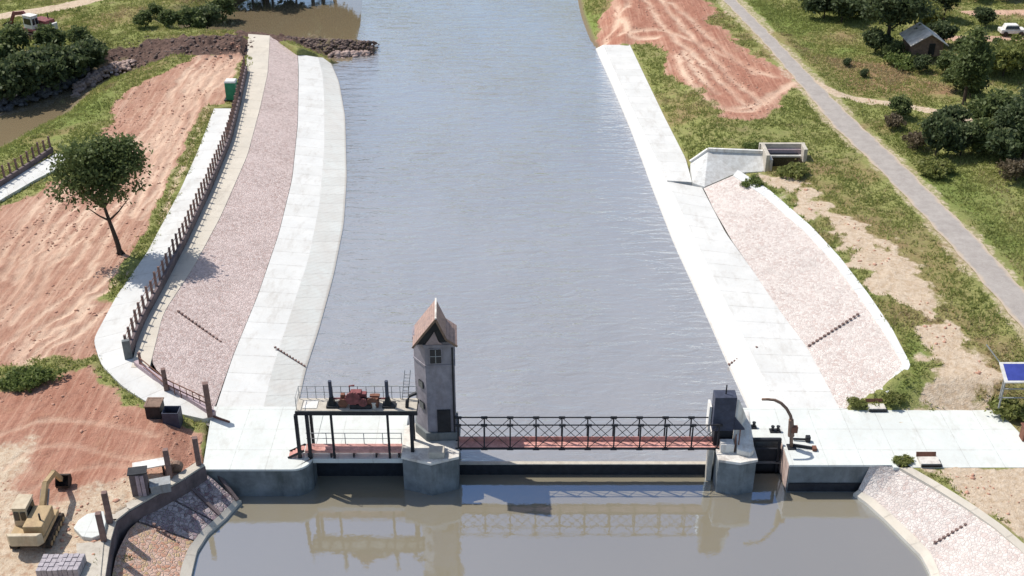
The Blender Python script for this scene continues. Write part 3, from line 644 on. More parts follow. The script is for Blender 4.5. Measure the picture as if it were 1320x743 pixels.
# edge wall with three stout posts below the slope
ew = thing('edge_wall', 'pink coping wall with three stout posts at the foot of the stone slope', 'wall', at(214, 505, 2.9))
pts = [(176, 470, 3.02), (200, 488, 3.0), (238, 512, 2.72), (276, 536, 2.32)]
Pw = W(pts)
B(lambda m: [m.bar((Pw[i][0], Pw[i][1], Pw[i][2]+.12), (Pw[i+1][0], Pw[i+1][1], Pw[i+1][2]+.12), .38, .5) for i in range(3)], 'coping', M['mauve'], ew)
for px, py, ht, wd in ((183, 478, 1.7, .22), (215, 505, 2.1, .34), (270, 531, 2.6, .42)):
    a = at(px, py, 2.7); B(lambda m: m.box((a[0], a[1], 2.3), (wd, wd, ht+.4), .3), 'post', M['postc'], ew, bevel=.02)
for k in range(7):
    a = at(222+k*6.5, 489+k*4.6, 3.0); b = at(228+k*6.5, 500+k*4.6, 2.6)
a1 = at(183, 478, 3.0); a2 = at(215, 505, 2.8); a3 = at(270, 531, 2.4)
B(lambda m: [m.bar((p[0], p[1], p[2]+h), (q[0], q[1], q[2]+h), .06) for p, q in ((a1, a2), (a2, a3)) for h in (.7, 1.2)], 'handrail', M['rust'], ew)
B(lambda m: [m.bar((a2[0]+(a3[0]-a2[0])*f, a2[1]+(a3[1]-a2[1])*f, 2.3), (a2[0]+(a3[0]-a2[0])*f, a2[1]+(a3[1]-a2[1])*f, 2.8+1.2-.4*f), .05) for f in (.2, .35, .5, .65, .8)], 'baluster', M['rust'], ew)
a = at(275, 538, 2.2); b = at(296, 545, 2.16)
tag(B(lambda m: m.bar((a[0], a[1], 2.28), (b[0], b[1], 2.22), .12), 'steel_bar', M['rust']), 'short brown steel bar lying on the left deck by the stout post', 'bar')
# bin
a = at(209, 540, 2.55)
bn = thing('waste_bin', 'open black bin with brown rim on red earth beside the left path', 'bin', a)
def openbox(m, c, w, d, h, tk=.06):
    for sx, sy, ww, dd in ((-1, 0, tk, d), (1, 0, tk, d), (0, -1, w-2*tk-.01, tk), (0, 1, w-2*tk-.01, tk)):
        m.box((c[0]+sx*(w-tk)/2, c[1]+sy*(d-tk)/2, c[2]), (ww, dd, h), 0)
    m.box((c[0], c[1], c[2]+.01), (w-2*tk-.02, d-2*tk-.02, .05))
B(lambda m: openbox(m, (a[0]-.4, a[1], 2.4), 1.1, 1.1, 1.6), 'body', M['dark'], bn)
B(lambda m: openbox(m, (a[0]-.4, a[1], 4.0), 1.22, 1.22, .08, .14), 'rim', M['wood'], bn)
a = at(222, 546, 2.45)
tag(B(lambda m: (openbox(m, (a[0]+.1, a[1], 2.3), 1.2, 1.0, 1.4),), 'bin_shadow_box', M['blue_dark']), 'lower dark crate pushed against the black bin', 'shadow_box')  # dark box added where only the bin's shadow lies

# green cabin
a = at(300, 128, 3.0)
gc = thing('portable_cabin', 'small green portable cabin with white roof at the far end of the path', 'cabin', a)
B(lambda m: m.box((a[0], a[1], 3.0), (1.3, 1.2, 2.3)), 'body', M['green'], gc)
B(lambda m: m.box((a[0], a[1], 5.3), (1.42, 1.32, .2), taper=.85), 'roof', M['white'], gc)
B(lambda m: m.box((a[0], a[1]-.62, 3.1), (.75, .06, 1.95)), 'door', M['green'], gc)
B(lambda m: m.box((a[0]-.2, a[1], 3.0), (1.5, 1.35, .1)), 'skid', M['dark'], gc)

# ------------------------------------------------------------------ retaining wall lower left
rw = thing('retaining_wall', 'dark retaining wall with cream coping along the lower left site', 'wall', at(200, 630, 2.8))
RW = W([(262, 600, 2.75), (236, 616, 2.8), (200, 637, 2.8), (165, 657, 2.8), (146, 672, 2.8), (138, 700, 2.8), (128, 765, 2.8)])
B(lambda m: [m.bar((RW[i][0], RW[i][1], 1.6), (RW[i+1][0], RW[i+1][1], 1.6), .45, 2.3) for i in range(6)], 'wall', M['parapet'], rw)
B(lambda m: [m.bar((RW[i][0]-.15, RW[i][1]+.1, 2.82), (RW[i+1][0]-.15, RW[i+1][1]+.1, 2.82), .7, .14) for i in range(6)], 'coping', M['conc_warm'], rw)
for px, py, h in ((258, 601, 2.6), (221, 618, 2.7), (144, 676, 2.8), (136, 700, 2.6)):
    a = at(px, py, 2.8); B(lambda m: m.box((a[0]-.1, a[1]+.1, 2.6), (.34, .34, h), .2), 'post', M['postc'], rw)
# bushy green bit in trench
# site clutter by the wall
a = at(181, 640, 2.85)
sb = thing('switch_cabinet', 'tall dark metal cabinet standing behind the retaining wall', 'cabinet', a)
B(lambda m: m.box((a[0], a[1]+.3, 2.85), (1.1, .7, 1.9), .2), 'body', M['parapet'], sb, bevel=.03)
B(lambda m: [m.box((a[0]-.3+.3*i+.05, a[1]-.08, 2.95), (.24, .05, 1.7), .2) for i in range(3)], 'door', M['mauve'], sb)
B(lambda m: m.box((a[0], a[1]+.3, 4.75), (1.25, .85, .08), .2), 'roof', M['dark'], sb)
a = at(205, 612, 2.85)
tb = thing('work_bench', 'pale board laid on dark trestles near the cabinet', 'bench', a)
B(lambda m: m.box((a[0]-.4, a[1], 3.75), (2.5, .9, .08), .3), 'board', M['white'], tb)
for d in (-1.0, .7): B(lambda m: m.box((a[0]-.4+d, a[1]+d*.3, 2.8), (.12, .7, .94), .3), 'trestle', M['dark'], tb)
a = at(208, 632, 2.85)
tag(B(lambda m: (m.box((a[0], a[1], 2.85), (1.3, .8, .7), .3), m.box((a[0], a[1], 3.55), (1.4, .9, .06), .3)), 'equipment_box', M['grey'], bevel=.03), 'low grey equipment box between the cabinet and a post', 'box')
a = at(238, 607, 2.85)
tag(B(lambda m: (m.tube([(a[0]-.5, a[1]-.2, 3.2), (a[0]-.5, a[1]+.2, 3.2)], .42, 14), m.tube([(a[0]-.5, a[1]-.26, 3.2), (a[0]-.5, a[1]+.26, 3.2)], .14, 10)), 'cable_reel', M['wood']), 'small brown cable reel near the deck corner', 'reel')
# slabs and blocks
a = at(122, 682, 2.9)
tag(B(lambda m: m.prism(W([(95, 682, 3.1), (101, 672, 3.1), (112, 664, 3.1), (134, 660, 3.1), (137, 674, 3.1), (133, 690, 3.1), (119, 695, 3.1), (106, 693, 3.1)]), 2.75, 3.2), 'stone_slab', M['conc_deck'], bevel=.05), 'thick white irregular slab lying beside the excavator', 'slab')
tag(B(lambda m: m.prism(W([(98, 700, 3.0), (134, 697, 3.0), (128, 760, 3.0), (100, 760, 3.0)]), 2.75, 2.98), 'stone_slab', M['conc_warm'], bevel=.03), 'flat cream slab along the bottom edge left of the wall', 'slab')
def pallet(px, py, lab):
    a = at(px, py, 2.9); t_ = thing('block_pallet', lab, 'pallet', a, 'pallets of kerb blocks')
    B(lambda m: m.box((a[0], a[1], 2.88), (1.4, 1.5, .12)), 'pallet_base', M['wood'], t_)
    for r in range(4): B(lambda m: [m.box((a[0]-.48+.34*i, a[1]-.55+r*.38, 3.0+.01), (.31, .34, .62+.03*((i+r) % 2))) for i in range(4)], 'block_row', M['grey_block'], t_, bevel=.015)
pallet(67, 737, 'left pallet of grey-mauve kerb blocks at the bottom edge'); pallet(93, 736, 'right pallet of grey-mauve kerb blocks at the bottom edge')

# ------------------------------------------------------------------ excavators
def excavator(org, rz, sc_, label, red=False):
    P1 = M['machine_red'] if red else M['tan']; P2 = M['white'] if red else M['tan_pale']
    t_ = thing('excavator', label, 'excavator', (0, 0, 0))
    t_['org'] = (0.0, 0.0, 0.0)
    for s in (-1, 1):
        def track(m, s=s):
            prof = [(-1.75, .25), (-1.5, .02), (1.5, .02), (1.75, .25), (1.75, .55), (1.5, .78), (-1.5, .78), (-1.75, .55)]
            vs = [(s*1.15+d, y, z) for d in (-.28, .28) for y, z in prof]
            m.add(vs, [tuple(range(8)), tuple(range(8, 16))[::-1]]+[(i, (i+1) % 8, (i+1) % 8+8, i+8) for i in range(8)])
        tr = B(track, 'track', M['rubber'], t_, bevel=.04)
        for i in range(6): B(lambda m: m.tube([(s*1.44, -1.3+.52*i, .35), (s*1.48, -1.3+.52*i, .35)], .2, 12), 'roller', M['tan'], tr)
    B(lambda m: (m.box((0, 0, .35), (1.8, 1.6, .5)), m.tube([(0, 0, .8), (0, 0, .98)], .7, 18)), 'undercarriage', M['rubber'], t_)
    B(lambda m: (m.box((0, -.35, .98), (2.6, 3.3, .35)),), 'deck', P1, t_, bevel=.05)
    B(lambda m: (m.box((.55, -.55, 1.33), (1.4, 2.4, .95)),), 'engine_cover', P1, t_, bevel=.08)
    B(lambda m: m.prism([(-1.3, -2.0), (-1.0, -2.35), (1.0, -2.35), (1.3, -2.0)], .98, 1.95), 'counterweight', P2, t_, bevel=.06)
    cab = B(lambda m: m.box((-.72, .25, 1.33), (1.05, 1.6, 1.55), 0, .94), 'cab', P2, t_, bevel=.05)
    for xx in (-.95, -.48): B(lambda m: m.box((xx, -.54, 1.85), (.36, .05, .75)), 'window', M['glass'], cab)
    B(lambda m: m.box((-.72, 1.03, 1.55), (.8, .05, 1.1)), 'window', M['glass'], cab)
    B(lambda m: (m.box((-1.24, .25, 1.85), (.05, 1.2, .75)), m.box((-.2, .25, 1.85), (.05, 1.2, .75))), 'window', M['glass'], cab)
    B(lambda m: m.box((-.72, .25, 2.88), (1.1, 1.65, .09)), 'roof', P2, cab, bevel=.03)
    B(lambda m: m.tube([(.9, -1.0, 2.28), (.9, -1.0, 2.85)], .07, 8), 'exhaust_pipe', M['dark'], t_)
    B(lambda m: (m.bar((.15, 1.2, 1.4), (.15, 2.7, 2.7), .34, .5), m.bar((.15, 2.6, 2.65), (.15, 4.3, 2.3), .30, .42)), 'boom', P1, t_)
    B(lambda m: (m.bar((.15, 4.2, 2.5), (.15, 5.3, .9), .25, .34),), 'stick', P1, t_)
    for d in (-.28, .28): B(lambda m: m.bar((.15+d, 1.4, 1.3), (.15+d, 2.4, 2.35), .1, .1), 'hydraulic_ram', M['grey'], t_)
    def bucket(m):
        pr = [(5.5, 1.15), (6.0, .9), (6.05, .35), (5.7, .05), (5.2, .1), (5.05, .4)]
        vs = [(x, y, z) for x in (-.35, .65) for y, z in pr]
        m.add(vs, [tuple(range(6)), tuple(range(6, 12))[::-1]]+[(i, i+1, i+7, i+6) for i in range(5)])
    B(bucket, 'bucket', M['rubber'], t_)
    t_.location = org; t_.rotation_euler = (0, 0, rz); t_.scale = (sc_,)*3
    return t_
a = at(46, 700, 2.9)
excavator((a[0]-.1, a[1]+.8, 2.86), R(1), .88, 'ochre tracked excavator parked on pale sand in the lower left corner')
a = at(52, 48, 3.0)
excavator((a[0], a[1], 3.0), R(60), 1.15, 'small red and white excavator digging by the dark bushes far left', red=True)

# ------------------------------------------------------------------ culvert
cz = 2.3
APT = [(893, 236, 2.3), (890, 211, 2.9), (913, 194, 4.3), (985, 197, 4.3), (986, 221, 2.9), (950, 223, 2.6), (908, 241, 2.3)]
ap = struct(B(lambda m: (m.add(W(APT)+[(x, y, 1.4) for x, y, z in W(APT)], [(0, 1, 2), (0, 2, 6), (6, 2, 5), (5, 2, 3), (5, 3, 4)]+[(i, (i+1) % 7, (i+1) % 7+7, i+7) for i in range(7)])), 'outlet_apron', M['conc_bright']))
qa, qb, qc = W([(890, 209, 3.0), (913, 193, 4.4), (986, 196, 4.4)])
wwl = thing('wing_wall', 'white wing wall edging the back of the outlet apron', 'wall', qb)
B(lambda m: m.bar(qa, qb, .3, .35), 'side_wall', M['white'], wwl); B(lambda m: m.bar(qb, qc, .3, .35), 'back_wall', M['white'], wwl)
cv = thing('culvert_headwall', 'cream framed culvert headwall with dark stepped opening at the apron', 'culvert', at(1008, 222, 3.0))
a = at(987, 224, 3.0); b = at(1040, 218, 3.0)
ctrx = (a[0]+b[0])/2; wy = a[1]+1.2; wd = b[0]-a[0]
zt = 4.9
B(lambda m: (m.box((a[0]+.2, wy+.9, 2.6), (.4, 3.2, zt-2.6)), m.box((ctrx, wy+2.7, 2.6), (wd+.3, .4, zt-2.6)), m.box((b[0]-.1, wy+1.7, 3.4), (.4, 1.6, zt-3.4))), 'headwall', M['conc_warm'], cv, bevel=.03)
B(lambda m: m.box((ctrx+.1, wy+2.35, 2.6), (wd-.8, .3, 1.75)), 'inner_wall', M['mauve'], cv)
B(lambda m: m.box((ctrx+.2, wy+1.9, 2.6), (wd-1.6, .5, 1.35)), 'opening', M['glass'], cv)
B(lambda m: (m.box((ctrx+.2, wy+1.6, 3.75), (wd-1.2, .25, .2)), m.box((a[0]+.85, wy+1.0, 2.6), (.3, 1.2, 1.3))), 'lintel', M['white'], cv)

# ------------------------------------------------------------------ hut, car, far right things
a = at(1191, 76, 3.6)
ht = thing('wooden_hut', 'dark wooden hut with pale gabled roof among trees at the upper right', 'hut', a)
hw, hd = 2.0, 2.3
B(lambda m: (m.box((a[0], a[1]+1.5, 4.2), (hw*2, hd*2, 1.9)), m.add([(a[0]-hw, a[1]+1.5-hd, 6.1), (a[0]+hw, a[1]+1.5-hd, 6.1), (a[0], a[1]+1.5-hd, 7.3), (a[0]-hw, a[1]+1.5+hd, 6.1), (a[0]+hw, a[1]+1.5+hd, 6.1), (a[0], a[1]+1.5+hd, 7.3)], [(0, 1, 2), (5, 4, 3), (0, 3, 4, 1)])), 'wall', M['wood'], ht)
def hroof(m):
    for s in (-1, 1):
        m.add([(a[0], a[1]+1.2-hd-.3, 7.42), (a[0]+s*(hw+.5), a[1]+1.2-hd-.3, 5.85), (a[0]+s*(hw+.5), a[1]+1.8+hd, 5.85), (a[0], a[1]+1.8+hd, 7.42), (a[0], a[1]+1.2-hd-.3, 7.3), (a[0]+s*(hw+.5), a[1]+1.2-hd-.3, 5.73), (a[0]+s*(hw+.5), a[1]+1.8+hd, 5.73), (a[0], a[1]+1.8+hd, 7.3)],
              [(0, 1, 2, 3), (4, 5, 6, 7), (0, 1, 5, 4), (1, 2, 6, 5), (2, 3, 7, 6)])
B(hroof, 'roof', M['pier_top'], ht)
for dxx in (-1.9, -.6, .6, 1.9): B(lambda m: m.box((a[0]+dxx, a[1]-.7, 3.3), (.15, .15, 2.7)), 'post', M['dark'], ht)
B(lambda m: m.box((a[0], a[1]-.7, 4.3), (4.0, .12, .12)), 'railing', M['grey'], ht)
B(lambda m: m.box((a[0]+.5, a[1]-.84, 4.35), (.8, .06, 1.6)), 'door', M['dark'], ht)
a = at(1303, 45, 3.6)
ca = thing('parked_car', 'white car parked beside the red dirt track at the upper right', 'car', a)
B(lambda m: m.prism([(a[0]-1.75, a[1]-.8), (a[0]+1.75, a[1]-.8), (a[0]+1.75, a[1]+.8), (a[0]-1.75, a[1]+.8)], 3.95, 4.55), 'body', M['white'], ca, bevel=.12)
cbn = B(lambda m: m.box((a[0]-.2, a[1], 4.55), (2.1, 1.45, .6), 0, .8), 'cabin', M['white'], ca, bevel=.08)
B(lambda m: (m.box((a[0]-.2, a[1], 4.63), (2.02, 1.48, .36), 0, .88),), 'window', M['glass'], cbn)
for sx in (-1.1, 1.1):
    for sy in (-.8, .8): B(lambda m: m.tube([(a[0]+sx, a[1]+sy-.1, 3.95), (a[0]+sx, a[1]+sy+.1, 3.95)], .34, 14), 'wheel', M['rubber'], ca)
a = at(1304, 76, 3.6)
tk = thing('water_tank', 'small white plastic tank on the ground below the parked car', 'tank', a)
B(lambda m: m.tube([(a[0], a[1], 3.6), (a[0], a[1], 4.9)], .75, 16), 'body', M['white'], tk, smooth=False)
B(lambda m: m.tube([(a[0], a[1], 4.9), (a[0], a[1], 5.1)], .35, 12), 'lid', M['grey'], tk)

# ------------------------------------------------------------------ terrain
def seg_d(X, Y, a, b):
    ax, ay = a[0], a[1]; dx, dy = b[0]-ax, b[1]-ay; L = dx*dx+dy*dy+1e-9
    t = np.clip(((X-ax)*dx+(Y-ay)*dy)/L, 0, 1); return np.hypot(X-ax-t*dx, Y-ay-t*dy)
def line_d(X, Y, pts):
    d = np.full(X.shape, 1e9)
    for a, b in zip(pts[:-1], pts[1:]): d = np.minimum(d, seg_d(X, Y, a, b))
    return d
def poly_sd(X, Y, pts):
    d = line_d(X, Y, list(pts)+[pts[0]]); ins = np.zeros(X.shape, bool)
    n = len(pts)
    for i in range(n):
        x1, y1 = pts[i][:2]; x2, y2 = pts[(i+1) % n][:2]
        if y1 == y2: continue
        ins ^= ((y1 > Y) != (y2 > Y)) & (X < (x2-x1)*(Y-y1)/(y2-y1)+x1)
    return np.where(ins, d, -d)
def vnoise(X, Y, s, seed):
    r = np.random.RandomState(seed); G = r.rand(256, 256)
    x = X/s; y = Y/s; xi = np.floor(x).astype(int); yi = np.floor(y).astype(int); fx = x-xi; fy = y-yi
    fx = fx*fx*(3-2*fx); fy = fy*fy*(3-2*fy)
    g = lambda i, j: G[i % 256, j % 256]
    return (g(xi, yi)*(1-fx)+g(xi+1, yi)*fx)*(1-fy)+(g(xi, yi+1)*(1-fx)+g(xi+1, yi+1)*fx)*fy-.5
def fbm(X, Y, s, seed, o=4):
    r = 0; a = 1
    for k in range(o): r = r+a*vnoise(X+k*37, Y-k*11, s/2**k, seed+k); a *= .55
    return r
def sstep(x, a, b): t = np.clip((x-a)/(b-a), 0, 1); return t*t*(3-2*t)
def axis(lo, hi, st, far, n):
    core = np.arange(lo, hi+st, st); g = np.geomspace(st*2, far, n); return np.r_[(lo-g)[::-1], core, core[-1]+g]
xs = axis(-92, 92, .3, 2600, 34); ys = axis(46, 205, .3, 2600, 34)
X, Y = np.meshgrid(xs, ys)
edgeR = W([(905, 243, 2.1), (890, 236, 2.1), (884, 205, 2.15), (856, 150, 2.15), (832, 100, 2.15), (812, 58, 2.15)])
works = W([(122, 765, 2.8), (139, 670, 2.8), (256, 597, 2.6), (263, 570, 2.15), (264, 545, 2.15), (225, 534, 2.6), (195, 524, 2.9), (160, 502, 2.95), (130, 472, 3), (121, 440, 3), (151, 384, 3), (191, 327, 3), (233, 248, 3), (256, 197, 3), (277, 140, 3), (305, 136, 3), (322, 92, 3), (331, 46, 3), (345, 46, 2.9), (384, 72, 2.0), (410, 76, 1.0), (425, 82, .6),
  (768, 66, .6), (778, 60, 2), (812, 60, 2.1), (832, 101, 2.1), (856, 151, 2.1), (884, 206, 2.1), (889, 211, 2.5), (913, 195, 3.0), (985, 198, 3.0), (1040, 200, 3.2), (1038, 222, 3.2), (986, 226, 3.2), (950, 226, 3.4), (989, 250, 3.6), (1043, 297, 3.6), (1080, 337, 3.6), (1115, 381, 3.6), (1146, 426, 3.6), (1170, 472, 3.6), (1139, 503, 2.9), (1092, 527, 2.1),
  (1148, 601, 2.1), (1160, 601, 2.1), (1202, 623, 2.1), (1248, 651, 2.1), (1290, 679, 2.1), (1328, 712, 2.1), (1360, 765, 2.1)])
works = works+[(30, 20, 0), (-25, 20, 0)]
river = W([(425, 76, .6), (400, 60, .6), (345, 50, .6), (330, 50, .6), (290, 47, .6), (240, 45, .6), (235, 36, .6), (262, 30, .6), (285, 20, .6)])+[(-47, 180, .6), (-42, 196, .6), (-28, 200, .6), (-24, 260, .6), (-20, 420, .6), (-80, 1500, .6), (-60, 1500, .6), (6, 420, .6), (6, 260, .6)]+W([(740, -25, .6), (749, 20, .6), (761, 52, .6), (768, 62, .6), (790, 110, .6), (600, 150, .6)])
side = W([(-60, 225, .6), (-20, 202, .6), (0, 190, .6), (40, 168, .6), (78, 150, .6), (104, 124, .6), (130, 108, .6), (165, 96, .6), (170, 88, .6), (150, 84, .6), (118, 92, .6), (88, 112, .6), (45, 130, .6), (0, 140, .6), (-60, 150, .6)])
dW = poly_sd(X, Y, works); dR = poly_sd(X, Y, river); dS = poly_sd(X, Y, side)
dE = line_d(X, Y, edgeR)
H = np.where(X > 0, 3.55, 2.92)+0*X
slabreg = poly_sd(X, Y, W([(1085, 532, 2.1), (1345, 532, 2.1), (1700, 560, 2.1), (1500, 900, 2.1), (1150, 900, 2.1), (1130, 600, 2.1)]))
H = np.where(X > 0, 2.1+(H-2.1)*sstep(-slabreg, -.3, 3.0), H)
Lreg = poly_sd(X, Y, W([(250, 548, 2.2), (275, 545, 2.2), (275, 604, 2.2), (255, 600, 2.2)]))
H = np.where(X < 0, 2.1+(H-2.1)*sstep(-Lreg, .1, 2.5), H)
H = np.where(X > 0, np.minimum(H, 2.15+.28*dE), H)
big = fbm(X, Y, 22, 3, 4)*.5*sstep(-dW, 2, 12)
H = H+big
# red earth polygons
redL = poly_sd(X, Y, W([(-80, 300, 3), (0, 262, 3), (60, 238, 3), (100, 215, 3), (130, 180, 3), (150, 130, 3), (185, 105, 3), (225, 85, 3), (270, 70, 3), (335, 50, 3), (330, 100, 3), (290, 150, 3), (262, 160, 3), (240, 215, 3), (190, 320, 3), (150, 372, 3), (118, 430, 3), (110, 455, 3), (60, 462, 3), (0, 478, 3), (-90, 490, 3)]))
redL2 = poly_sd(X, Y, W([(-60, 498, 3), (40, 500, 3), (80, 482, 3), (118, 470, 3), (165, 520, 3), (262, 550, 2.5), (270, 600, 2.5), (140, 680, 3), (120, 800, 3), (-200, 800, 3)]))
sandL = poly_sd(X, Y, W([(-80, 560, 3), (20, 580, 3), (60, 640, 3), (130, 620, 3), (210, 620, 3), (150, 665, 3), (120, 780, 3), (-80, 790, 3)]))
redR = poly_sd(X, Y, W([(775, -5, 3), (772, 30, 3), (757, 45, 2), (770, 58, 2), (815, 50, 3), (848, 55, 3), (868, 80, 3), (880, 110, 3), (905, 140, 3), (935, 162, 3), (975, 158, 3), (1000, 135, 3), (1028, 115, 3), (1000, 88, 3), (960, 62, 3), (930, 35, 3), (900, -5, 3), (880, -60, 3), (780, -60, 3)]))
sandR = poly_sd(X, Y, W([(985, 228, 3.5), (1030, 228, 3.5), (1080, 262, 3.5), (1130, 300, 3.5), (1175, 335, 3.5), (1215, 380, 3.5), (1245, 430, 3.5), (1265, 480, 3.5), (1262, 523, 3), (1190, 524, 3), (1200, 480, 3.5), (1190, 440, 3.5), (1160, 400, 3.5), (1110, 345, 3.5), (1060, 290, 3.5), (1005, 252, 3.5)]))
sandR2 = poly_sd(X, Y, W([(1190, 603, 2.1), (1600, 600, 2.1), (1600, 900, 2.1), (1380, 790, 2.1), (1330, 705, 2.1), (1290, 668, 2.1), (1240, 640, 2.1)]))
mound = line_d(X, Y, W([(140, 66, 3), (200, 62, 3), (260, 60, 3), (325, 62, 3)]))
H = H+1.3*np.exp(-(mound/3.0)**2)*(1+fbm(X, Y, 2.2, 77, 3))
# shores
nat = np.where(dR > 0, .6-.5*dR, .62+.55*(-dR)); H = np.where((dR > 0) | (-dR < 8), np.minimum(H, np.maximum(nat, -1.5)), H)
nat = np.where(dS > 0, .6-.5*dS, .62+.42*(-dS)); H = np.minimum(H, np.maximum(nat, -1.5))
gro = line_d(X, Y, W([(345, 60, .5), (400, 63, .5), (440, 65, .5), (470, 67, .3)])); H = np.maximum(H, 2.2-gro*.62+fbm(X, Y, 1.5, 41, 3)*.5-np.clip(X+27, 0, 9)*.06)
n1 = fbm(X, Y, 6, 11, 4); n2 = fbm(X, Y, 1.6, 21, 3); n3 = fbm(X, Y, .7, 31, 2)
red = np.maximum.reduce([sstep(redL+n1*2.6+n2*1.2, -.6, .8), sstep(redL2+n1*1.6+n2*1.0, -.5, .8), sstep(redR+n1*3.0+n2*1.6, -.8, 1.0)])
verge = sstep(2.0+dW+n2*.8, 0, .6)*sstep(-15-X, 0, 2)*sstep(Y-86, 0, 3)
red = red*(1-verge)
sand = np.maximum.reduce([sstep(sandL+n1*5+n2, -1.5, 1.5)*.62, sstep(sandR+n1*2.6+n2*3.2, -1.4, 1.6), sstep(sandR2+n1*1.2+n2, -.4, .6)])
# tracks (ruts) in the earth
ruts = [[(0, 358), (30, 305), (60, 262), (85, 240)], [(20, 372), (50, 318), (68, 290), (100, 262)], [(95, 340), (130, 285), (160, 255)], [(182, 283), (200, 262), (214, 236), (212, 224), (232, 190), (246, 152), (262, 112), (300, 75)],
  [(170, 275), (185, 250), (200, 225), (222, 185), (235, 148), (250, 112), (285, 78)], [(160, 200), (200, 178), (225, 150), (240, 120), (262, 95)], [(15, 462), (40, 432), (75, 410), (112, 380), (150, 345)], [(0, 412), (30, 372), (55, 340), (90, 300)], [(25, 470), (60, 440), (95, 418), (120, 392)],
  [(0, 600), (40, 575), (90, 570), (150, 590), (200, 588)], [(30, 640), (70, 610), (130, 600), (200, 600)], [(0, 560), (60, 535), (130, 545), (200, 560)], [(0, 330), (25, 295), (50, 262)]]
trk = np.zeros(X.shape)
rr0 = random.Random(5)
ruts = ruts+[[(x+rr0.uniform(-9, 9)+o, y+o*.4) for x, y in q] for q in ruts[:9] for o in (-16, 12)]
for r in ruts:
    L_ = [tuple(q) for q in smooth_line(W([(p[0], p[1], 3) for p in r]), 24, 3)]
    d = line_d(X+n2*.5, Y+n1*.6, L_); trk = np.maximum(trk, np.exp(-(d/.24)**2)*(.5+1.0*np.clip(n1+.5, 0, 1))*np.where(redL2 > -3, .45, 1))
    H = H-np.exp(-(np.abs(d-.05)/.28)**2)*.06+np.exp(-((d-.5)/.2)**2)*.04
rutsR = [[(790, 0), (800, 25), (812, 45), (850, 50)], [(830, 0), (845, 30), (870, 55), (900, 80), (930, 110), (960, 140)], [(850, 0), (868, 30), (895, 55), (925, 85), (950, 115), (985, 140)], [(872, 75), (885, 105), (905, 130), (935, 152), (970, 150), (1015, 118)], [(880, 70), (900, 100), (925, 128)], [(800, 40), (850, 42), (880, 52), (920, 70), (960, 90), (1000, 105)], [(760, 50), (790, 35), (810, 10), (815, -10)], [(935, 148), (975, 140), (1020, 112)], [(865, 10), (900, 40), (940, 75), (975, 100)]]
for r in rutsR:
    L_ = [tuple(q) for q in smooth_line(W([(p[0], p[1], 3) for p in r]), 24, 3)]
    d = line_d(X+n2*.7, Y+n1*.9, L_); trk = np.maximum(trk, np.exp(-(d/.5)**2)*(.4+.9*np.clip(n1+.5, 0, 1)))
    H = H-np.exp(-(d/.4)**2)*.12
swath = poly_sd(X, Y, W([(178, 190, 3), (205, 140, 3), (240, 105, 3), (290, 70, 3), (320, 60, 3), (300, 100, 3), (262, 130, 3), (235, 180, 3), (215, 225, 3), (190, 240, 3)]))
trk = np.maximum(trk, sstep(swath+n1*3, -1, 2)*.55)
lush = np.maximum.reduce([sstep(poly_sd(X, Y, W([(960, 228, 3.6), (1000, 240, 3.6), (1120, 370, 3.6), (1200, 455, 3.6), (1190, 500, 3), (1140, 518, 3), (1165, 480, 3.6), (1100, 385, 3.6), (1040, 310, 3.6)]))+n2*1.2, -1, 1),
  sstep(poly_sd(X, Y, W([(1180, 225, 3.6), (1240, 225, 3.6), (1340, 330, 3.6), (1340, 370, 3.6), (1260, 290, 3.6)]))+n1*4, -2, 2)*.8,
  sstep(poly_sd(X, Y, W([(955, -10, 3.6), (1040, 20, 3.6), (1110, 60, 3.6), (1120, 85, 3.6), (1060, 75, 3.6), (1000, 40, 3.6)]))+n1*4, -2, 2)*.9,
  sstep(poly_sd(X, Y, W([(738, -20, 2), (775, -20, 2), (780, 25, 2), (760, 42, 2), (748, 20, 2)]))+n2, -1, 1),
  sstep(poly_sd(X, Y, W([(-20, 215, 1), (60, 165, 1), (110, 130, 1), (170, 105, 1), (230, 88, 1), (160, 120, 1), (130, 170, 1), (60, 205, 1)]))+n1*3, -2, 2)*.8,
  sstep(n1+n2*.6, .1, .7)*.35])
dry = np.maximum.reduce([sstep(poly_sd(X, Y, W([(1045, 65, 3.6), (1110, 72, 3.6), (1190, 85, 3.6), (1225, 120, 3.6), (1180, 132, 3.6), (1110, 118, 3.6), (1060, 92, 3.6)]))+n1*3.5, -2, 2),
  sstep(poly_sd(X, Y, W([(1000, 200, 3.6), (1060, 215, 3.6), (1180, 310, 3.6), (1290, 440, 3.6), (1290, 520, 3.6), (1250, 470, 3.6), (1180, 380, 3.6), (1080, 290, 3.6)]))+n1*6, -3, 2)*.6,
  sstep(poly_sd(X, Y, W([(200, 25, 3), (140, 30, 3), (90, 45, 3), (60, 35, 3), (130, 15, 3), (200, 5, 3)]))+n1*4, -2, 2)*.5,
  sstep(-n1, .1, .45)*.5])
dtrack = np.zeros(X.shape)
def dirt_road(pts, w, z=3.6):
    global dtrack
    d = line_d(X+n2*.4, Y+n2*.4, [tuple(q) for q in smooth_line(W([(a, b, z) for a, b in pts]), 30, 2)])
    dtrack = np.maximum(dtrack, sstep(w-d+n2*.5, -.3, .5))
dirt_road([(1045, 105), (1075, 120), (1110, 126), (1150, 133), (1185, 140), (1220, 146), (1260, 160)], .9)
dirt_road([(-60, 32), (0, 19), (50, 14), (90, 6), (135, -6)], 1.8, 3)
dtr2 = np.zeros(X.shape)
for pts, w in (([(1215, 50), (1260, 50), (1340, 50)], 1.5), ([(1245, 18), (1290, 17), (1340, 17)], 1.3)):
    d = line_d(X, Y+n2*.8, W([(a, b, 3.6) for a, b in pts])); dtr2 = np.maximum(dtr2, sstep(w-d+n2*.8, -.3, .6))
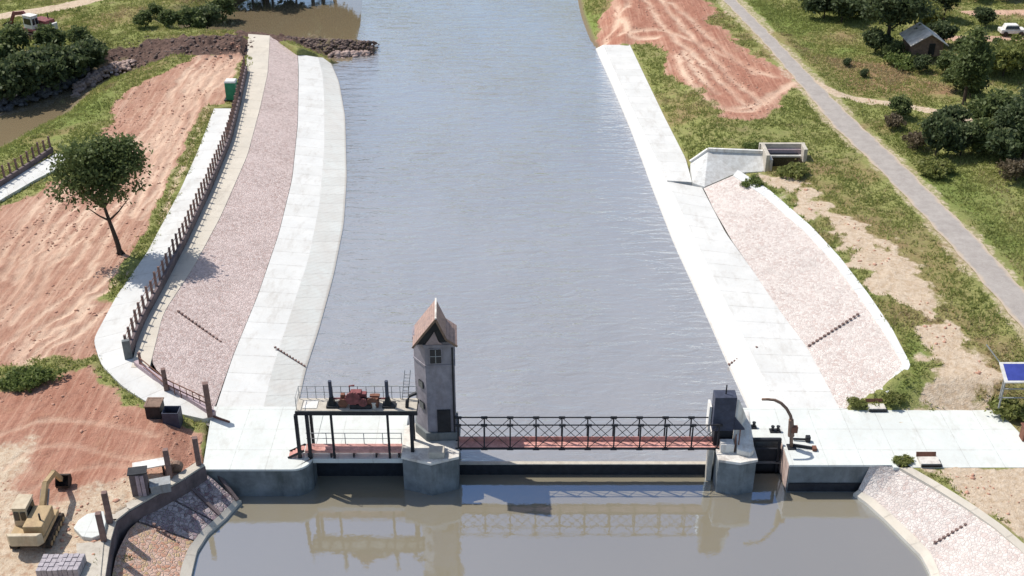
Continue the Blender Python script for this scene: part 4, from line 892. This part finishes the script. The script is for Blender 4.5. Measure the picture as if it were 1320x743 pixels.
red = np.maximum(red, dtr2*.9); sand = np.maximum(sand, dtrack)
trk = np.maximum(trk, dtr2*.5)
darkearth = np.maximum(sstep(4.2-mound+n2*1.5, -.5, 1.0), sstep(4.5-gro, -.5, .5))
mud = np.maximum(sstep(2.0+dS+n2*1.2, 0, 1.6)*sstep(.2-dS, -1, 1), sstep(1.2+dR, 0, 1)*.8)
rough = np.maximum.reduce([red*.8, sand*.5, darkearth])
H = H+n3*.10*(.35+rough)+n2*.09*(.4+rough)+darkearth*n3*.5
flat = sstep(-dW, .0, 1.5); Hraw = H
H = np.where(-dW < 1.5, np.minimum(H, np.where(X > 0, 3.62, 2.98)), H)
H = np.where(slabreg > -.2, np.minimum(H, 2.12+.06*n3), H)
H = np.where(dW > .12, H-(dW-.12)*6, H); H = np.maximum(H, -2.0)
# road corridor flat
road_l = W([(905, -60, 3.7), (932, 0, 3.7), (985, 55, 3.7), (1036, 115, 3.7), (1075, 163, 3.7), (1130, 215, 3.7), (1190, 277, 3.7), (1240, 332, 3.7), (1320, 425, 3.7), (1400, 530, 3.7)])
road_r = W([(922, -60, 3.7), (949, 0, 3.7), (1001, 52, 3.7), (1055, 108, 3.7), (1102, 155, 3.7), (1157, 205, 3.7), (1214, 262, 3.7), (1264, 312, 3.7), (1318, 372, 3.7), (1440, 505, 3.7)])
rl_, rr_ = resample(road_l, 80), resample(road_r, 80)
rc = (rl_+rr_)/2; dRoad = line_d(X, Y, [tuple(q) for q in rc])
H = np.where(X > 0, 3.62+(H-3.62)*sstep(dRoad, 2.0, 5.0), H)
sand = np.maximum(sand, sstep(2.35-dRoad+n2*.9+n1, -.2, .6)*.45)
nx, ny = len(xs), len(ys)
V = np.c_[X.ravel(), Y.ravel(), H.ravel()]
ii = (np.arange(ny-1)[:, None]*nx+np.arange(nx-1)[None, :]).ravel()
F = np.c_[ii, ii+1, ii+nx+1, ii+nx]
cA = np.c_[red.ravel(), sand.ravel(), darkearth.ravel(), np.ones(V.shape[0])]
cB = np.c_[lush.ravel(), dry.ravel(), trk.ravel(), np.ones(V.shape[0])]
deep = np.maximum(sstep(redR+n1*3, -1, 2), sstep(redL2+n1*2, -1, 2)*(1-sstep(sandL+n1*4, -2, 2))*.8)
cC = np.c_[mud.ravel(), dtrack.ravel(), deep.ravel(), np.ones(V.shape[0])]
t = NT('ground_soil'); p = t.pos()
sA = t.n('ShaderNodeSeparateColor', {0: t.attr('zoneA').outputs[0]}).outputs
sB = t.n('ShaderNodeSeparateColor', {0: t.attr('zoneB').outputs[0]}).outputs
sC = t.n('ShaderNodeSeparateColor', {0: t.attr('zoneC').outputs[0]}).outputs
nA = t.noise(p, .45, 7, .65); nB = t.noise(p, 2.4, 6, .7); nC = t.noise(p, 8, 4, .7); nD = t.noise(t.pos(1, .4, 1, .7), .9, 6, .7, .8); nE = t.noise(t.pos(4.5, .16, 1, -.22), .8, 3, .6, .1)
g = t.mix(t.mr(nB, .3, .7), (.21, .235, .075), (.35, .345, .13))
g = t.mix(t.mr(nA, .45, .68, 0, .8), g, (.25, .205, .105))
g = t.mix(t.mr(nC, .54, .74, 0, .55), g, (.075, .088, .035))
gl2 = t.mix(t.mr(nC, .35, .65), (.12, .18, .04), (.25, .32, .08))
g = t.mix(t.ma('MULTIPLY', sB[0], t.mr(nB, .3, .6, .3, 1)), g, gl2)
gd = t.mix(t.mr(nB, .35, .65), (.24, .13, .08), (.38, .24, .145))
g = t.mix(t.ma('MULTIPLY', sB[1], t.mr(nA, .3, .62, .45, 1)), g, gd)
def thr(m, n_, lo=.30, hi=.62):      # ragged border between two soils
    return t.mr(t.ma('ADD', m, t.ma('MULTIPLY', t.ma('SUBTRACT', n_, .5), .9)), lo, hi)
rd = t.mix(t.mr(nD, .32, .68), (.40, .215, .15), (.55, .335, .245))
rd = t.mix(t.mr(nE, .54, .61, 0, .42), rd, (.66, .46, .34))
rd = t.mix(t.mr(nE, .45, .38, 0, .42), rd, (.33, .155, .105))
rd = t.mix(t.mr(nB, .5, .75, 0, .45), rd, (.27, .125, .085))
rd = t.mix(t.mr(nC, .58, .75, 0, .5), rd, (.62, .42, .31))
rd = t.mix(t.mr(nA, .56, .72, 0, .5), rd, (.58, .40, .27))
rd = t.mix(t.ma('MULTIPLY', sC[2], .75), rd, (.80, .60, .56), 'MULTIPLY')
k = t.mix(thr(sA[0], nB), g, rd)
sd_ = t.mix(t.mr(nB, .35, .65), (.50, .37, .25), (.68, .56, .43))
sd_ = t.mix(t.mr(nC, .58, .75, 0, .7), sd_, (.33, .20, .12))
k = t.mix(thr(sA[1], nB), k, sd_)
k = t.mix(t.ma('MINIMUM', t.ma('MULTIPLY', sB[2], t.mr(nC, .3, .6, .45, .95)), .95), k, (.74, .54, .40))
de = t.mix(t.mr(nB, .35, .65), (.075, .050, .042), (.20, .13, .105))
k = t.mix(thr(sA[2], nB), k, de)
k = t.mix(t.mr(sC[0], .3, .8), k, (.21, .165, .105))
hh = t.ma('ADD', t.ma('MULTIPLY', nB, .8), t.ma('MULTIPLY', nC, .5)); hh = t.ma('ADD', hh, t.ma('MULTIPLY', nD, .25))
ground_m = t.pbr(k, .95, t.bump(hh, .22, .9), 0, .1)
gr_ = np_mesh('ground', V, F, ground_m, {'zoneA': ('FLOAT_COLOR', 'POINT', cA), 'zoneB': ('FLOAT_COLOR', 'POINT', cB), 'zoneC': ('FLOAT_COLOR', 'POINT', cC)}, smooth=True)
struct(gr_)
def ground_z(x, y):
    i = np.clip(np.searchsorted(xs, x)-1, 0, nx-2); j = np.clip(np.searchsorted(ys, y)-1, 0, ny-2)
    fx = (x-xs[i])/(xs[i+1]-xs[i]); fy = (y-ys[j])/(ys[j+1]-ys[j])
    return (H[j, i]*(1-fx)+H[j, i+1]*fx)*(1-fy)+(H[j+1, i]*(1-fx)+H[j+1, i+1]*fx)*fy
# road
t = NT('road_gravel'); p = t.pos()
k = t.mix(t.mr(t.noise(p, 1.2, 6, .7), .3, .7), (.31, .275, .25), (.42, .38, .345))
uvs_ = t.n('ShaderNodeSeparateXYZ', {0: t.n('ShaderNodeTexCoord').outputs['UV']}).outputs
e_ = t.ma('ABSOLUTE', t.ma('SUBTRACT', uvs_[1], .5))
k = t.mix(t.mr(t.ma('ADD', e_, t.ma('MULTIPLY', t.noise(p, .9, 5), .25)), .5, .62), k, (.50, .40, .30))
k = t.mix(t.mr(t.noise(p, 9, 3), .55, .75, 0, .4), k, (.5, .46, .44))
roadm = t.pbr(k, .92, t.bump(t.noise(p, 12, 3), .03))
mb = MB(); vs = []; uv = []
for i in range(80):
    for j in range(5):
        f = j/4; v = rl_[i]*(1-f)+rr_[i]*f; wob = .12*math.sin(i*2.1+j)*(1 if j in (0, 4) else 0)
        vs.append((v[0]+wob, v[1], 3.68+.03*math.sin(math.pi*f))); uv.append((i*.5, f))
mb.add(vs, [(i*5+j, i*5+j+1, (i+1)*5+j+1, (i+1)*5+j) for i in range(79) for j in range(4)], uv)
struct(mb.build('road', roadm, smooth=True))

# ------------------------------------------------------------------ water
def plane(name, x0, x1, y0, y1, z, mat):
    return struct(B(lambda m: m.add([(x0, y0, z), (x1, y0, z), (x1, y1, z), (x0, y1, z)], [(0, 1, 2, 3)]), name, mat))
plane('river_water', -400, 400, 67.9, 2400, .6, M['water_up'])
struct(B(lambda m: m.add([(x, y, .606) for x, y in [(-60, 158), (-22.6, 158), (-23.4, 176), (-25.5, 200), (-26, 260), (-90, 260), (-75, 170)]], [(0, 1, 2, 3, 4, 5, 6)]), 'backwater', M['water_still']))
struct(B(lambda m: m.add([(x, y, .606) for x, y, z in W([(-90, 235, .6), (60, 175, .6), (190, 100, .6), (170, 76, .6), (90, 88, .6), (-90, 130, .6)])], [(0, 1, 2, 3, 4, 5)]), 'side_channel', M['water_still']))
plane('basin_water', -60, 60, -40, 67.86, -.3, M['water_dn'])

# ------------------------------------------------------------------ foliage
def leaf_cloud(n_clump, per, rx, ry, rz, cz, leaf, seed, lobes=6, hollow=.35):
    r = np.random.RandomState(seed)
    lc = r.normal(size=(lobes, 3)); lc /= np.linalg.norm(lc, axis=1)[:, None]; lc[:, 2] = np.abs(lc[:, 2])*.9-.25
    lc *= r.uniform(.45, .72, (lobes, 1)); lr = r.uniform(.34, .55, lobes)
    cs = []
    while len(cs) < n_clump:
        k = r.randint(lobes+1)
        d = r.normal(size=3); d /= np.linalg.norm(d); q = d*(r.uniform(hollow, 1)**.5)
        c = (lc[k]+q*lr[k]) if k < lobes else q*.62
        cs.append(c)
    cs = np.array(cs)*np.array([rx, ry, rz])+np.array([0, 0, cz])
    csz = r.uniform(.6, 1.25, n_clump)*.20*(rx+rz)/2
    n = n_clump*per
    ci = np.repeat(np.arange(n_clump), per)
    P = cs[ci]+r.normal(size=(n, 3))*csz[ci][:, None]*np.array([.6, .6, .42])
    P[:, 2] = np.maximum(P[:, 2], .12)
    a = r.normal(size=(n, 3)); a /= np.linalg.norm(a, axis=1)[:, None]
    b = r.normal(size=(n, 3)); b = np.cross(a, b); b /= np.linalg.norm(b, axis=1)[:, None]
    s = leaf*r.uniform(.6, 1.4, n)[:, None]
    V = np.stack([P-a*s, P+b*s*.55, P+a*s, P-b*s*.55], 1).reshape(-1, 3)
    F = np.arange(n*4).reshape(-1, 4)
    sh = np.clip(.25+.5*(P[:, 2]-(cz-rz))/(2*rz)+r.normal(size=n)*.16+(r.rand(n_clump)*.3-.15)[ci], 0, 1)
    return V, F, np.repeat(sh, 4)
def trunk_mesh(h, r0, rx, seed, n_l=6, bare=.35):
    r = random.Random(seed); mb = MB(); pts = [(0, 0, -.3)]; x = y = 0
    for i in range(1, 7):
        x += r.uniform(-.05, .05)*h*.25; y += r.uniform(-.05, .05)*h*.25; pts.append((x, y, h*.85*i/6))
    mb.tube(pts, r0, 9, r0*.3)
    for k in range(n_l):
        f = r.uniform(bare, .7); i = int(f*6); b = pts[i]; a = 2*math.pi*k/n_l+r.uniform(-.4, .4); L = rx*r.uniform(.5, .8)
        mb.tube([b, (b[0]+math.cos(a)*L*.5, b[1]+math.sin(a)*L*.5, b[2]+L*.35), (b[0]+math.cos(a)*L, b[1]+math.sin(a)*L, b[2]+L*.8)], r0*.4, 6, r0*.1)
    return mb
KINDS = {}
def kind(name, h, rx, rz, cz, ncl, per, leaf, mat, seed, trunk=None):
    V, F, sh = leaf_cloud(ncl, per, rx, rx, rz, cz, leaf, seed)
    KINDS[name] = (V, F, sh, M[mat], trunk_mesh(h, trunk or .16, rx, seed), h)
kind('broad_dark', 9, 4.2, 3.4, 5.2, 260, 40, .24, 'leaf_dark', 1, .3)
kind('broad_dark2', 9, 4.2, 3.6, 5.0, 240, 40, .24, 'leaf_dark', 2, .3)
kind('tall_mid', 11, 2.3, 5.2, 5.9, 200, 40, .24, 'leaf_mid', 3, .25)
kind('bush_dark', 3.2, 2.0, 1.6, 1.6, 110, 32, .17, 'leaf_dark', 4, .08)
kind('bush_mid', 3.0, 2.0, 1.5, 1.5, 110, 32, .17, 'leaf_mid', 5, .08)
kind('bush_lime', 3.4, 2.2, 1.7, 1.7, 110, 32, .18, 'leaf_lime', 6, .08)
kind('bush_dry', 2.2, 1.5, 1.1, 1.1, 80, 26, .13, 'leaf_dry', 8, .06)
kind('weeds', .7, 1.7, .42, .42, 90, 22, .13, 'leaf_lime', 9, .03)
kind('weeds_green', .7, 1.8, .45, .45, 90, 22, .12, 'leaf_fresh', 10, .03)
cache = {}
def plant(k, px, py, z, s, label, cat='bush', name=None, group=None, rz=None, sz=None, xy=None):
    x, y = xy if xy else at(px, py, z)[:2]
    gz = float(ground_z(np.array([x]), np.array([y]))[0]) if z is None or True else z
    gz = max(gz, .5)
    nm = name or ('tree' if cat == 'tree' else 'bush')
    t_ = thing(nm, label, cat, (0, 0, 0), group); del t_['org']
    V, F, sh, mt, tm, h = KINDS[k]
    if k not in cache:
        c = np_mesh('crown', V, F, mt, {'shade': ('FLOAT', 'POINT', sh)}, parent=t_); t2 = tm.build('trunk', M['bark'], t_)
        cache[k] = (c, t2)
    else:
        for o in cache[k]:
            q = o.copy(); col.objects.link(q); q.parent = t_
    t_.location = (x, y, gz-.05); t_.rotation_euler = (0, 0, random.uniform(0, 6.28) if rz is None else rz)
    t_.scale = (s, s, sz or s)
    return t_
# the lone tree on the left bank
bx_, by_, _ = at(155, 326, 3.0)
lone = thing('lone_tree', 'lone round-crowned tree with leaning trunk on red earth beside the left path', 'tree', (bx_, by_, 2.9))
zc = zat(by_, 216); zb0 = zat(by_, 275)
crx = (205-86)/2/14.2
V1, F1, s1 = leaf_cloud(300, 46, crx*1.02, crx*.95, 4.5, zc-3.2, .19, 23, lobes=10, hollow=.15)
V1[:, 0] -= .75
ltrunk = MB()
tp = [(0, 0, -.4), (-.08, 0, 1.0), (-.3, .1, 2.2), (-.5, .1, 3.4), (-.7, .1, 4.8), (-.8, 0, 7)]
ltrunk.tube(tp, .26, 10, .1)
for k in range(9):
    b = tp[4 if k % 3 else 3]; a_ = k*.7; L = 2.2
    ltrunk.tube([b, (b[0]+math.cos(a_)*L*.45, b[1]+math.sin(a_)*L*.45, b[2]+.9), (b[0]+math.cos(a_)*L, b[1]+math.sin(a_)*L, b[2]+2.3)], .12, 6, .03)
for i in range(5):
    a_ = i*1.3; ltrunk.tube([(math.cos(a_)*.45, math.sin(a_)*.45, -.1), (0, 0, .5)], .09, 6, .12)
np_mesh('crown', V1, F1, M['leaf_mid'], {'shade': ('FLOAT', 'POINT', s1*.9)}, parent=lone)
o = ltrunk.build('trunk', M['bark']); o.parent = lone

# upper right
plant('broad_dark', 1142, 64, 3.6, 1.15, 'big dark round tree just left of the wooden hut', 'tree')
plant('bush_dark', 1062, 22, 3.6, 1.6, 'dark bush leftmost along the upper right tree line')
plant('bush_dark', 1085, 28, 3.6, 1.5, 'dark bush between the leftmost bush and the big round tree')
plant('bush_mid', 1105, 8, 3.6, 1.9, 'green bush at the top edge behind the big round tree')
plant('bush_lime', 1192, 32, 3.6, 1.3, 'yellow-green bush behind the wooden hut')
plant('broad_dark2', 1216, 26, 3.6, .62, 'dark tree behind and right of the wooden hut', 'tree')
plant('bush_lime', 1170, 14, 3.6, 1.3, 'yellow-green bush at the top edge above the hut')
plant('tall_mid', 1242, 136, 3.6, .95, 'tall narrow green tree right of the hut', 'tree')
plant('bush_mid', 1218, 96, 3.6, 1.1, 'green bush between the hut and the tall narrow tree')
plant('bush_dark', 1188, 92, 3.6, .75, 'small dark bush in front of the hut')
plant('bush_lime', 1292, 100, 3.6, 1.5, 'broad yellow-green bush right of the tall narrow tree')
plant('bush_lime', 1318, 92, 3.6, 1.5, 'yellow-green bush cut by the right edge below the tank')
plant('broad_dark2', 1303, 205, 3.6, .82, 'large dark tree at the right edge beside the side track', 'tree')
plant('broad_dark', 1345, 190, 3.6, .9, 'dark tree partly outside the right edge', 'tree')
plant('bush_mid', 1262, 196, 3.6, 1.45, 'green bush left of the large edge tree')
plant('bush_dark', 1238, 198, 3.6, 1.25, 'dark bush second from the left in the roadside thicket')
plant('bush_dark', 1206, 200, 3.6, 1.15, 'dark upright bush at the left end of the roadside thicket', sz=1.6)
plant('bush_dry', 1183, 190, 3.6, 1.1, 'dry grey-brown bush left of the roadside thicket')
plant('bush_dry', 1150, 165, 3.6, .9, 'dry brown bush below the pale side track')
plant('bush_dry', 1310, 232, 3.6, 1.3, 'dry pinkish bush in front of the large edge tree')
plant('bush_mid', 1130, 20, 3.6, 1.2, 'green bush against the left side of the big round tree')
plant('bush_dark', 1265, 35, 3.6, 1.0, 'dark bush between the two red dirt tracks')
plant('bush_mid', 1240, 72, 3.6, .9, 'green bush on the lower red dirt track')
plant('bush_mid', 1283, 72, 3.6, .8, 'low green bush left of the white tank')
plant('bush_dark', 1300, 2, 3.6, 1.2, 'dark bush at the top right corner')
plant('bush_dark', 1258, 2, 3.6, 1.1, 'dark bush at the top edge above the upper red track')
for k_, px, py, s_, l in (('bush_dark', 1128, 66, 1.1, 'dark bush at the foot of the big round tree on its left'), ('bush_mid', 1152, 74, .9, 'green bush at the foot of the big round tree on its right'), ('weeds_green', 1168, 84, 1.8, 'pale weeds in front of the hut and the big tree'),
    ('bush_mid', 1232, 118, 1.2, 'green bush hiding the left foot of the tall narrow tree'), ('bush_dark', 1250, 128, 1.2, 'dark bush hiding the right foot of the tall narrow tree'), ('bush_dark', 1210, 60, 1.2, 'dark bush against the right wall of the hut'), ('bush_lime', 1268, 96, 1.3, 'yellow-green bush touching the tall narrow tree'),
    ('bush_dark', 1290, 214, 1.5, 'dark bush under the large edge tree'), ('bush_dark', 1318, 206, 1.9, 'dark bush at the right edge under the large tree'), ('bush_mid', 1278, 170, 1.7, 'green bush behind the roadside thicket'), ('bush_dark', 1222, 178, 1.3, 'dark bush behind the left part of the roadside thicket'), ('weeds', 1200, 222, 1.6, 'pale weeds along the front of the roadside thicket'),
    ('bush_mid', 1096, 22, 1.5, 'green bush closing the gap in the upper tree line'), ('bush_dark', 1050, 8, 1.5, 'dark bush at the top edge by the meadow'), ('bush_mid', 1160, 150, .9, 'low green bush beside the pale side track')):
    plant(k_, px, py, 3.6, s_, l)
for px, py, l in ((1092, 84, 'small dark shrub left in the reddish meadow'), (1114, 98, 'small dark shrub right in the reddish meadow')):
    plant('bush_dark', px, py, 3.6, .38, l, 'shrub', 'shrub')
# upper left
UL = [('bush_dark', 8, 118, 1.9, 'dark bush at the left edge above the side channel'), ('bush_dark', 38, 108, 2.0, 'dark bush second from the left above the side channel'), ('bush_dark', 66, 98, 1.9, 'dark bush third from the left above the side channel'),
      ('bush_dark', 92, 90, 1.8, 'dark bush fourth from the left above the side channel'), ('bush_dark', 116, 78, 1.7, 'dark bush at the right end above the channel, touching the earth dam'), ('bush_mid', 24, 80, 1.6, 'green bush below the far excavator'),
      ('bush_mid', 66, 70, 1.3, 'green bush right of the far excavator'), ('bush_mid', -6, 90, 1.7, 'green bush cut by the left edge'), ('bush_mid', 105, 62, 1.1, 'green bush behind the left end of the earth dam'),
      ('bush_mid', 246, 32, 1.35, 'green bush left of the backwater'), ('bush_dark', 266, 26, 1.4, 'dark bush at the backwater corner'), ('bush_mid', 218, 36, 1.0, 'low green bush behind the earth dam'),
      ('bush_mid', 188, 38, .9, 'lowest green bush behind the earth dam'), ('bush_mid', 285, 12, 1.5, 'green bush at the top edge over the backwater'), ('bush_mid', 200, 24, .8, 'small bush in the meadow behind the dam')]
for k, px, py, s, l in UL: plant(k, px, py, 2.6, s, l)
plant('weeds_green', 45, 490, 2.9, 1.2, 'small green shrub on the grass verge left of the path corner', 'shrub', 'shrub')
plant('weeds_green', 24, 492, 2.9, .9, 'smaller shrub left of the one on the grass verge', 'shrub', 'shrub')
plant('bush_mid', 205, 395, 3.0, .35, 'small green shrub growing at the foot of the fence', 'shrub', 'shrub')
plant('bush_mid', 158, 716, 1.7, .4, 'small green shrub in the shade of the retaining wall', 'shrub', 'shrub')
plant('weeds', 1166, 597, 2.1, .5, 'tuft of yellow-green weeds at the front corner of the right deck', 'weeds', 'weed_tuft')
plant('weeds', 1104, 526, 2.1, .5, 'dry weeds at the back corner of the right deck', 'weeds', 'weed_tuft')
plant('weeds', 1308, 520, 3.3, 1.2, 'weeds growing round the blue panel stand', 'weeds', 'weed_tuft')
plant('bush_mid', 880, 430, 3, .01, 'x') if False else None
plant('weeds', 1152, 510, 3.0, .6, 'green weeds beside the open hatch behind the right deck', 'weeds', 'weed_tuft')
for px, py, l in ((925, 194, 'left'), (945, 194, 'middle'), (972, 193, 'right')):
    plant('weeds_green', px, py-2, 3.6, .8, 'low %s shrub along the back of the outlet apron' % l, 'shrub', 'shrub')
plant('weeds_green', 968, 238, 3.4, .8, 'low shrub at the top of the stone slope below the apron', 'shrub', 'shrub')
plant('weeds', 1025, 228, 3.4, 1.2, 'dry shrub in front of the culvert opening', 'shrub', 'shrub')
# trees beyond the backwater: the ones the water mirrors
far = [(-31, 203, 1.3), (-62, 205, 1.4), (-52, 203, 1.5), (-43, 202, 1.5), (-35, 203, 1.35), (-58, 215, 1.6), (-46, 214, 1.7), (-35, 214, 1.6)]
for i, (x, y, s) in enumerate(far):
    plant('broad_dark' if i % 2 else 'broad_dark2', 0, 0, 3, s, 'dark tree beyond the backwater mirrored in its water', 'tree', group='trees beyond the backwater', xy=(x, y))
for px, py, s, l in ((300, 2, 2.0, 'leftmost dark willow bush at the top edge over the backwater'), (326, 4, 2.5, 'second dark willow bush from the left over the backwater'), (352, 3, 2.6, 'third dark willow bush from the left over the backwater'), (382, -3, 2.2, 'rightmost dark willow bush hanging over the backwater')):
    plant('bush_dark', px, py, .6, s, l)

# ------------------------------------------------------------------ rubble
def rocks(name, label, cat, mat, pts, seed):
    r = np.random.RandomState(seed)
    ph = (1+5**.5)/2
    ico = np.array([(-1, ph, 0), (1, ph, 0), (-1, -ph, 0), (1, -ph, 0), (0, -1, ph), (0, 1, ph), (0, -1, -ph), (0, 1, -ph), (ph, 0, -1), (ph, 0, 1), (-ph, 0, -1), (-ph, 0, 1)])/1.9
    fi = np.array([(0, 11, 5), (0, 5, 1), (0, 1, 7), (0, 7, 10), (0, 10, 11), (1, 5, 9), (5, 11, 4), (11, 10, 2), (10, 7, 6), (7, 1, 8), (3, 9, 4), (3, 4, 2), (3, 2, 6), (3, 6, 8), (3, 8, 9), (4, 9, 5), (2, 4, 11), (6, 2, 10), (8, 6, 7), (9, 8, 1)])
    Vs = []; Fs = []
    for k, (x, y, z, s) in enumerate(pts):
        v = ico*r.uniform(.65, 1.3, (12, 1))*np.array([r.uniform(.7, 1.4), r.uniform(.7, 1.3), r.uniform(.5, .9)])*s
        a = r.uniform(0, 6.28); c, s_ = math.cos(a), math.sin(a)
        v = np.c_[v[:, 0]*c-v[:, 1]*s_, v[:, 0]*s_+v[:, 1]*c, v[:, 2]]+np.array([x, y, z])
        Vs.append(v); Fs.append(fi+12*k)
    stuff(np_mesh(name, np.concatenate(Vs), np.concatenate(Fs), mat), label, cat)
def along(pts, n, w, hgt, s0, s1, seed):
    r = np.random.RandomState(seed); P = resample(W(pts), 200); out = []
    for _ in range(n):
        q = P[r.randint(200)]; d = r.normal()*w*.5; d = max(-w, min(w, d))
        out.append((q[0]+r.normal()*.3, q[1]+d, q[2]+hgt*max(0, 1-abs(d)/w), r.uniform(s0, s1)))
    return out
rocks('rubble', 'dark rubble groyne jutting from the left bank into the river', 'rubble', M['rock'], along([(362, 62, .5), (400, 64, .5), (440, 66, .5), (475, 68, .3), (485, 68, .0)], 800, 3.2, 1.6, .10, .36, 5), 5)
rocks('rubble', 'pale rubble at the water end of the white path beside the groyne', 'rubble', M['rockpale'], along([(425, 74, .45), (450, 73, .45), (472, 72, .4)], 130, 1.0, .6, .2, .5, 6), 6)
rocks('rubble', 'pale pinkish rubble in the head of the side channel', 'rubble', M['rockpale'], along([(100, 118, .5), (128, 98, .8), (150, 90, .8), (170, 86, .9)], 420, 2.8, .7, .15, .5, 7), 7)
rocks('rubble', 'dark blue-grey rocks under the bushes of the side channel', 'rubble', M['rockdark'], along([(-10, 138, .6), (30, 128, .8), (60, 118, .9), (90, 104, .9), (104, 98, .9)], 620, 3.0, .9, .2, .6, 8), 8)
rocks('rubble', 'dark earth clods and stones on the dam between channel and backwater', 'rubble', M['rock'], [(x, y, ground_z(np.array([x]), np.array([y]))[0], s) for x, y, z, s in along([(140, 62, 3), (325, 62, 3)], 350, 5, 0, .08, .28, 9)], 9)
# loose clods on the bare earth
r = np.random.RandomState(3); n = 60000
cx = r.uniform(-75, 60, n); cy = r.uniform(52, 190, n)
ji = np.clip(np.searchsorted(ys, cy)-1, 0, ny-2); ix = np.clip(np.searchsorted(xs, cx)-1, 0, nx-2)
ok = (np.maximum(red, sand*.6)[ji, ix] > .5) & (dW[ji, ix] < -.3) & (dRoad[ji, ix] > 3) & (fbm(cx, cy, 5, 90, 3) > .05)
sel = np.where(ok)[0][:2600]
rocks('earth_clods', 'loose red earth clods scattered over the bare ground', 'clods', M['clod'] if 'clod' in M else plain('clod_earth', (.50, .28, .20), .95, .3, 2), [(cx[i], cy[i], ground_z(cx[i:i+1], cy[i:i+1])[0], .04+.13*r.rand()**3+.02) for i in sel], 12)

# ------------------------------------------------------------------ grass tufts
r = np.random.RandomState(4); n = 420000
cx = r.uniform(-85, 85, n); cy = r.uniform(52, 192, n)
ji = np.clip(np.searchsorted(ys, cy)-1, 0, ny-2); ix = np.clip(np.searchsorted(xs, cx)-1, 0, nx-2)
bare = np.maximum.reduce([red, sand, darkearth, mud, dtrack])[ji, ix]
ok = (bare < .55-.4*r.rand(n)) & (dW[ji, ix] < -.25) & (dRoad[ji, ix] > 2.3) & (np.abs(cx) < cy*.50+8) & (fbm(cx, cy, 2.5, 55, 3)+.7*r.rand(n) > .12) & (H[ji, ix] > .75) & ~((slabreg[ji, ix] > 0) & (cy > 65.3))
sel = np.where(ok)[0][:95000]; m = len(sel)
X0 = cx[sel]; Y0 = cy[sel]; Z0 = ground_z(X0, Y0)-.02
nb = 4
bx = np.repeat(X0, nb)+r.normal(size=m*nb)*.13; by = np.repeat(Y0, nb)+r.normal(size=m*nb)*.13; bz = np.repeat(Z0, nb)
hgt = np.repeat(.12+.30*r.rand(m)**2, nb)*r.uniform(.6, 1.2, m*nb); an = r.uniform(0, 6.28, m*nb); w = r.uniform(.04, .10, m*nb)
lx = r.normal(size=m*nb)*.5*hgt; ly = r.normal(size=m*nb)*.5*hgt
V = np.stack([np.c_[bx-np.cos(an)*w, by-np.sin(an)*w, bz], np.c_[bx+np.cos(an)*w, by+np.sin(an)*w, bz], np.c_[bx+lx, by+ly, bz+hgt]], 1).reshape(-1, 3)
shd = np.clip(np.repeat(.42+fbm(X0, Y0, 5, 66, 3)*.8+dry[ji[sel], ix[sel]]*.5-lush[ji[sel], ix[sel]]*.15, nb)+r.normal(size=m*nb)*.2, 0, 1)
stuff(np_mesh('grass', V, np.arange(m*nb*3).reshape(-1, 3), M['blade'], {'shade': ('FLOAT', 'POINT', np.repeat(shd, 3))}), 'rough olive and dry yellow grass growing on the banks and meadows', 'grass')

# ------------------------------------------------------------------ light and camera
sun_dir = Vector((-.87, .50, 0)).normalized(); EL = R(56)
d = Vector((sun_dir.x*math.cos(EL), sun_dir.y*math.cos(EL), math.sin(EL)))
sl = bpy.data.lights.new('sun', 'SUN'); sl.energy = 4.45; sl.angle = R(.5); sl.color = (1, .955, .88)
so = bpy.data.objects.new('sun', sl); col.objects.link(so); so.rotation_euler = d.to_track_quat('Z', 'Y').to_euler()
w = bpy.data.worlds.new('World'); sc.world = w; w.use_nodes = True
nt = w.node_tree; bg = nt.nodes['Background']
sk = nt.nodes.new('ShaderNodeTexSky'); sk.sky_type = 'NISHITA'; sk.sun_disc = False
sk.sun_elevation = EL; sk.sun_rotation = math.atan2(d.x, d.y); sk.air_density = 1.2; sk.dust_density = 1.5; sk.ozone_density = 1.5
nt.links.new(sk.outputs[0], bg.inputs[0]); bg.inputs[1].default_value = .125
cam = bpy.data.cameras.new('camera'); cam.sensor_width = 36; cam.lens = 36*FOC/1320; cam.clip_end = 6000; cam.clip_start = .5
co = bpy.data.objects.new('camera', cam); col.objects.link(co)
co.location = (0, 0, CH); co.rotation_euler = (math.pi/2-PIT, 0, 0); sc.camera = co
sc.view_settings.view_transform = 'Standard'; sc.view_settings.look = 'None'; sc.view_settings.exposure = 0; sc.view_settings.gamma = 1
sc.cycles.max_bounces = 6
for o in bpy.data.objects:
    if 'org' in o: del o['org']
